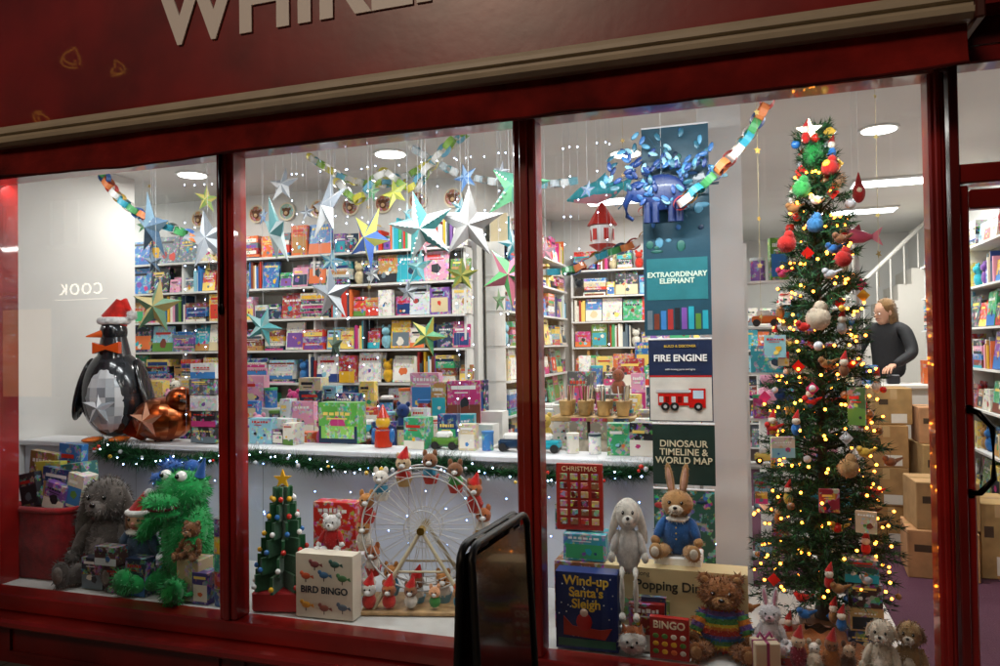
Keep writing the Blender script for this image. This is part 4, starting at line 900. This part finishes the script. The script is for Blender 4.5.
# ------------------------------------------------------------------ woman
W=bpy.data.objects.new('woman',None); S.collection.objects.link(W); W.location=(2.16,4.62,.4); W.rotation_euler=(0,0,-.5)
def skin(name,vs,es,rs,mat,col,parent,root=0,sub=2):
    me=bpy.data.meshes.new(name); me.from_pydata(vs,es,[]); o=bpy.data.objects.new(name,me); S.collection.objects.link(o); o.parent=parent
    m_=bpy.data.materials.new(name+'_mat'); m_.use_nodes=True; b=m_.node_tree.nodes['Principled BSDF']; b.inputs['Base Color'].default_value=(*col,1); b.inputs['Roughness'].default_value=.8
    nz=m_.node_tree.nodes.new('ShaderNodeTexNoise'); nz.inputs['Scale'].default_value=30; bp=m_.node_tree.nodes.new('ShaderNodeBump'); bp.inputs['Strength'].default_value=.3; bp.inputs['Distance'].default_value=.01
    m_.node_tree.links.new(nz.outputs['Fac'],bp.inputs['Height']); m_.node_tree.links.new(bp.outputs['Normal'],b.inputs['Normal'])
    me.materials.append(m_); s_=o.modifiers.new('Skin','SKIN'); s_.use_smooth_shade=True
    for i,r in enumerate(rs):
        r=r if hasattr(r,'__len__') else (r,r); me.skin_vertices[0].data[i].radius=r
    me.skin_vertices[0].data[root].use_root=True
    ss=o.modifiers.new('Sub','SUBSURF'); ss.levels=sub; ss.render_levels=sub
    return o
vs=[(0,0,.92),(0,-.02,1.12),(0,-.05,1.30),(0,-.07,1.42),
    (-.16,-.06,1.39),(-.24,-.14,1.18),(-.16,-.36,1.06),
    (.16,-.06,1.39),(.25,-.13,1.18),(.17,-.36,1.08)]
skin('jacket',vs,[(0,1),(1,2),(2,3),(3,4),(4,5),(5,6),(3,7),(7,8),(8,9)],[(.17,.12),(.15,.11),(.17,.11),(.09,.075),(.07,.07),(.055,.055),(.04,.04),(.07,.07),(.055,.055),(.04,.04)],'f',(.012,.013,.016),W)
vs=[(0,0,.92),(-.1,0,.82),(-.11,-.01,.48),(-.11,.02,.09),(-.11,-.1,.04),(.1,0,.82),(.11,-.01,.48),(.11,.02,.09),(.11,-.1,.04)]
skin('trousers',vs,[(0,1),(1,2),(2,3),(3,4),(0,5),(5,6),(6,7),(7,8)],[(.16,.12),(.1,.1),(.07,.07),(.05,.05),(.04,.04),(.1,.1),(.07,.07),(.05,.05),(.04,.04)],'f',(.02,.025,.04),W)
SK=C('#c99a80')
for d,(hx,hz) in ((-1,(-.16,1.06)),(1,(.17,1.08))):
    vs=[(hx,-.36,hz),(hx*.95,-.41,hz-.01),(hx*.9,-.455,hz-.02)]; es=[(0,1),(1,2)]; rs=[.026,(.036,.018),(.038,.016)]
    for k in range(4):
        o_=len(vs); x=hx*.9-.03+k*.02; l=[.06,.072,.068,.05][k]
        vs+=[(x,-.46-l*.4,hz-.028),(x,-.46-l*.9,hz-.05),(x,-.46-l*1.1,hz-.075)]; es+=[(2,o_),(o_,o_+1),(o_+1,o_+2)]; rs+=[.0095,.009,.007]
    o_=len(vs); vs+=[(hx*.95-d*.045,-.43,hz-.03),(hx*.95-d*.06,-.465,hz-.05)]; es+=[(1,o_),(o_,o_+1)]; rs+=[.011,.009]
    skin('hand',vs,es,rs,'f',SK,W,0,1)
mb=MB(); mb.T=Matrix.Translation((0,-.11,1.56))@Matrix.Rotation(.35,4,'X')@Matrix.Rotation(-.5,4,'Z')
mb.ell((0,0,0),(.072,.09,.11),SK,'plain',20,14); mb.ell((0,-.03,-.06),(.05,.055,.055),SK,'plain'); mb.cyl((0,.03,-.18),(0,.01,-.06),.05,.045,SK,'plain')
mb.ell((0,-.092,-.012),(.013,.02,.022),SK,'plain',10,8); mb.tube([(-.022,-.083,-.055),(0,-.088,-.053),(.022,-.083,-.055)],.005,C('#a05a50'),'plain',6)
for d in(-1,1): mb.ell((d*.03,-.083,.012),(.013,.008,.007),WHITE,'gloss',10,6); mb.ell((d*.03,-.089,.012),.005,(.03,.02,.01),'gloss',8,6); mb.ell((d*.076,0,0),(.012,.02,.03),SK,'plain',8,6); mb.tube([(d*.016,-.086,.03),(d*.045,-.08,.032)],.003,C('#6b4a2a'),'plain',5)
HR=C('#7a5c38')
mb.ell((0,.025,.03),(.084,.092,.094),HR,'fabric',18,12)
for d in(-1,1): mb.ell((d*.068,.03,-.05),(.026,.05,.12),HR,'fabric')
mb.ell((0,.07,-.05),(.07,.045,.14),HR,'fabric')
mb.fuzz(500,.016,.004); mb.done('head',parent=W)
# ------------------------------------------------------------------ A-board
mb=MB(); BK=C('#0c0c0e')
def apanel(sx):
    H_,Wd=1.14,.46
    def P(u,v): return (sx*(.05*(1-v/H_)+.016),u,v)
    r=.05; cs=[(-Wd/2+r,H_-r,math.pi/2,math.pi),(-Wd/2+r,.10+r,math.pi,1.5*math.pi),(Wd/2-r,.10+r,1.5*math.pi,2*math.pi),(Wd/2-r,H_-r,0,math.pi/2)]
    loop=[]
    for cu,cv,a0,a1 in cs:
        for k in range(6): a=a0+(a1-a0)*k/5; loop.append(P(cu+r*math.cos(a),cv+r*math.sin(a)))
    mb.tube(loop,.012,BK,'plain',8,True)
    q=[P(-Wd/2+.02,.12),P(Wd/2-.02,.12),P(Wd/2-.02,H_-.03),P(-Wd/2+.02,H_-.03)]
    mb.add(q,[(0,1,2,3)],C('#1c1412'),'gloss')
    off=sx*.004
    def Q(u,v): p=P(u,v); return (p[0]+off,p[1],p[2])
    mb.add([Q(-.19,.2),Q(.19,.2),Q(.19,.62),Q(-.19,.62)],[(0,1,2,3)],C('#3a1a16'),'gloss')
    def zz(u0,u1,v0,v1,c,e=.0015): 
        p=[Q(u0,v0),Q(u1,v0),Q(u1,v1),Q(u0,v1)]; mb.add([(a+sx*e,b_,c_) for a,b_,c_ in p],[(0,1,2,3)],c,'gloss')
    for k,vv in enumerate((.56,.52,.48,.44,.40)): zz(-.16,.02+.03*(k%3),vv,vv+.012,C('#8a7a74'))
    zz(-.16,.14,.24,.36,C('#7a1a16'))
    for u in(-Wd/2+.05,Wd/2-.05): mb.cyl(P(u,.1),P(u,0.0),.011,.011,BK,'plain',8)
apanel(1); apanel(-1)
mb.cyl((0,-.16,1.13),(0,-.1,1.13),.018,.018,C('#555555'),'metal'); mb.cyl((0,.1,1.13),(0,.16,1.13),.018,.018,C('#555555'),'metal')
mb.done('pavement_sign',(.14,-.90,0),-.06)
# street christmas decorations over the road (mirrored faintly in the glossy fascia)
mb=MB(); GD=C('#ffb84a')
mb.tube([(-16+i*1.0,-6.2,7.0-.9*math.sin(math.pi*i/20)) for i in range(21)],.012,(.02,.02,.02),'plain',5)
for i in range(7):
    x=-13.2+i*.8+U(-.3,.3); r=U(.12,.28); z=6.0+U(-.7,.5); ph=U(0,6)
    mb.tube([(x+r*(1-.025*a)*math.cos(a/18*6.283*1.3+ph),-6.2+.05*math.sin(a),z+r*(1-.025*a)*math.sin(a/18*6.283*1.3+ph)) for a in range(20)],.008,GD,'glowdim',5)
    mb.cyl((x,-6.2,z+r*.8),(x,-6.2,6.9),.004,.004,(.02,.02,.02),'plain',4)
for x in(-16,4): mb.cyl((x,-6.2,-.12),(x,-6.2,7.2),.09,.06,C('#2a2c2e'),'plain',12)
mb.done('street_festoon_lights')
# ------------------------------------------------------------------ lights
def area(name,loc,sx,sy,P,col,rot=(0,0,0),parent=None):
    l=bpy.data.lights.new(name,'AREA'); l.shape='RECTANGLE'; l.size=sx; l.size_y=sy; l.energy=P; l.color=col
    o=bpy.data.objects.new(name,l); S.collection.objects.link(o); o.location=loc; o.rotation_euler=rot
    if parent: o.parent=parent
    return o
COOL=(1,.975,.93)
def panel(x,y,sx,sy,P):
    mb=MB(); mb.rbox((0,0,-.012),(sx+.04,sy+.04,.024),WW,'plain',.004); mb.bb(-sx/2,sx/2,-sy/2,sy/2,-.027,-.0245,C('#fbfdff'),'glowpanel')
    o=mb.done('ceiling_light',(x,y,CE-.001)); area('lamp',(0,0,-.04),sx,sy,P,COOL,parent=o)
def spot(x,y,P):
    mb=MB(); mb.cyl((0,0,-.012),(0,0,0),.13,.13,WW,'plain',24); mb.cyl((0,0,-.016),(0,0,-.0125),.11,.11,C('#fffdf6'),'glowpanel',24)
    o=mb.done('ceiling_light',(x,y,CE-.001)); area('lamp',(0,0,-.04),.2,.2,P,(1,.96,.9),parent=o)
for x,y,P in((-3.4,1.9,17),(-1.6,1.9,24),(.05,2.54,32),(1.78,2.54,36)): spot(x,y,P)
panel(2.15,4.39,.6,.3,40); panel(2.1,5.96,.75,.3,36); panel(-.3,4.3,.6,.3,34); panel(-5.2,2.2,.6,.3,14)
for x,P in((-3.0,4.5),(-2.2,6.5),(-1.0,8),(-.4,8),(.45,9),(1.1,9)):
    mb=MB(); mb.rbox((0,0,.0),(.56,.04,.03),WW,'plain',.006); mb.bb(-.27,.27,-.015,.015,-.018,-.0155,C('#fbfdff'),'glowpanel')
    o=mb.done('window_strip_light',(x,.10,2.70)); area('lamp',(0,.02,-.03),.54,.05,P,(.95,.98,1.0),rot=(math.radians(30),0,0),parent=o)
# ------------------------------------------------------------------ world + street light
w=bpy.data.worlds.new('World'); S.world=w; w.use_nodes=True; nt=w.node_tree; bg=nt.nodes['Background']
sky=nt.nodes.new('ShaderNodeTexSky'); sky.sky_type='NISHITA'; sky.sun_disc=False; sky.sun_elevation=math.radians(32); sky.sun_rotation=math.radians(200)
nt.links.new(sky.outputs[0],bg.inputs[0]); bg.inputs[1].default_value=.005
l=bpy.data.lights.new('sun','SUN'); l.energy=.85; l.angle=math.radians(12); l.color=(1,.76,.56)
o=bpy.data.objects.new('sun',l); S.collection.objects.link(o); o.rotation_euler=(math.radians(58),0,math.radians(-20))
c=bpy.data.cameras.new('camera'); c.lens=26.64; c.sensor_width=36; c.clip_end=1000; c.clip_start=.05
o=bpy.data.objects.new('camera',c); S.collection.objects.link(o)
o.matrix_world=Matrix.Translation((0.874,-3.065,1.70))@Matrix.Rotation(math.radians(18.23),4,'Z')@Matrix.Rotation(math.radians(91.0),4,'X')@Matrix.Rotation(-0.015,4,'Z')
S.camera=o
S.view_settings.view_transform='Standard'; S.view_settings.look='None'; S.view_settings.exposure=0
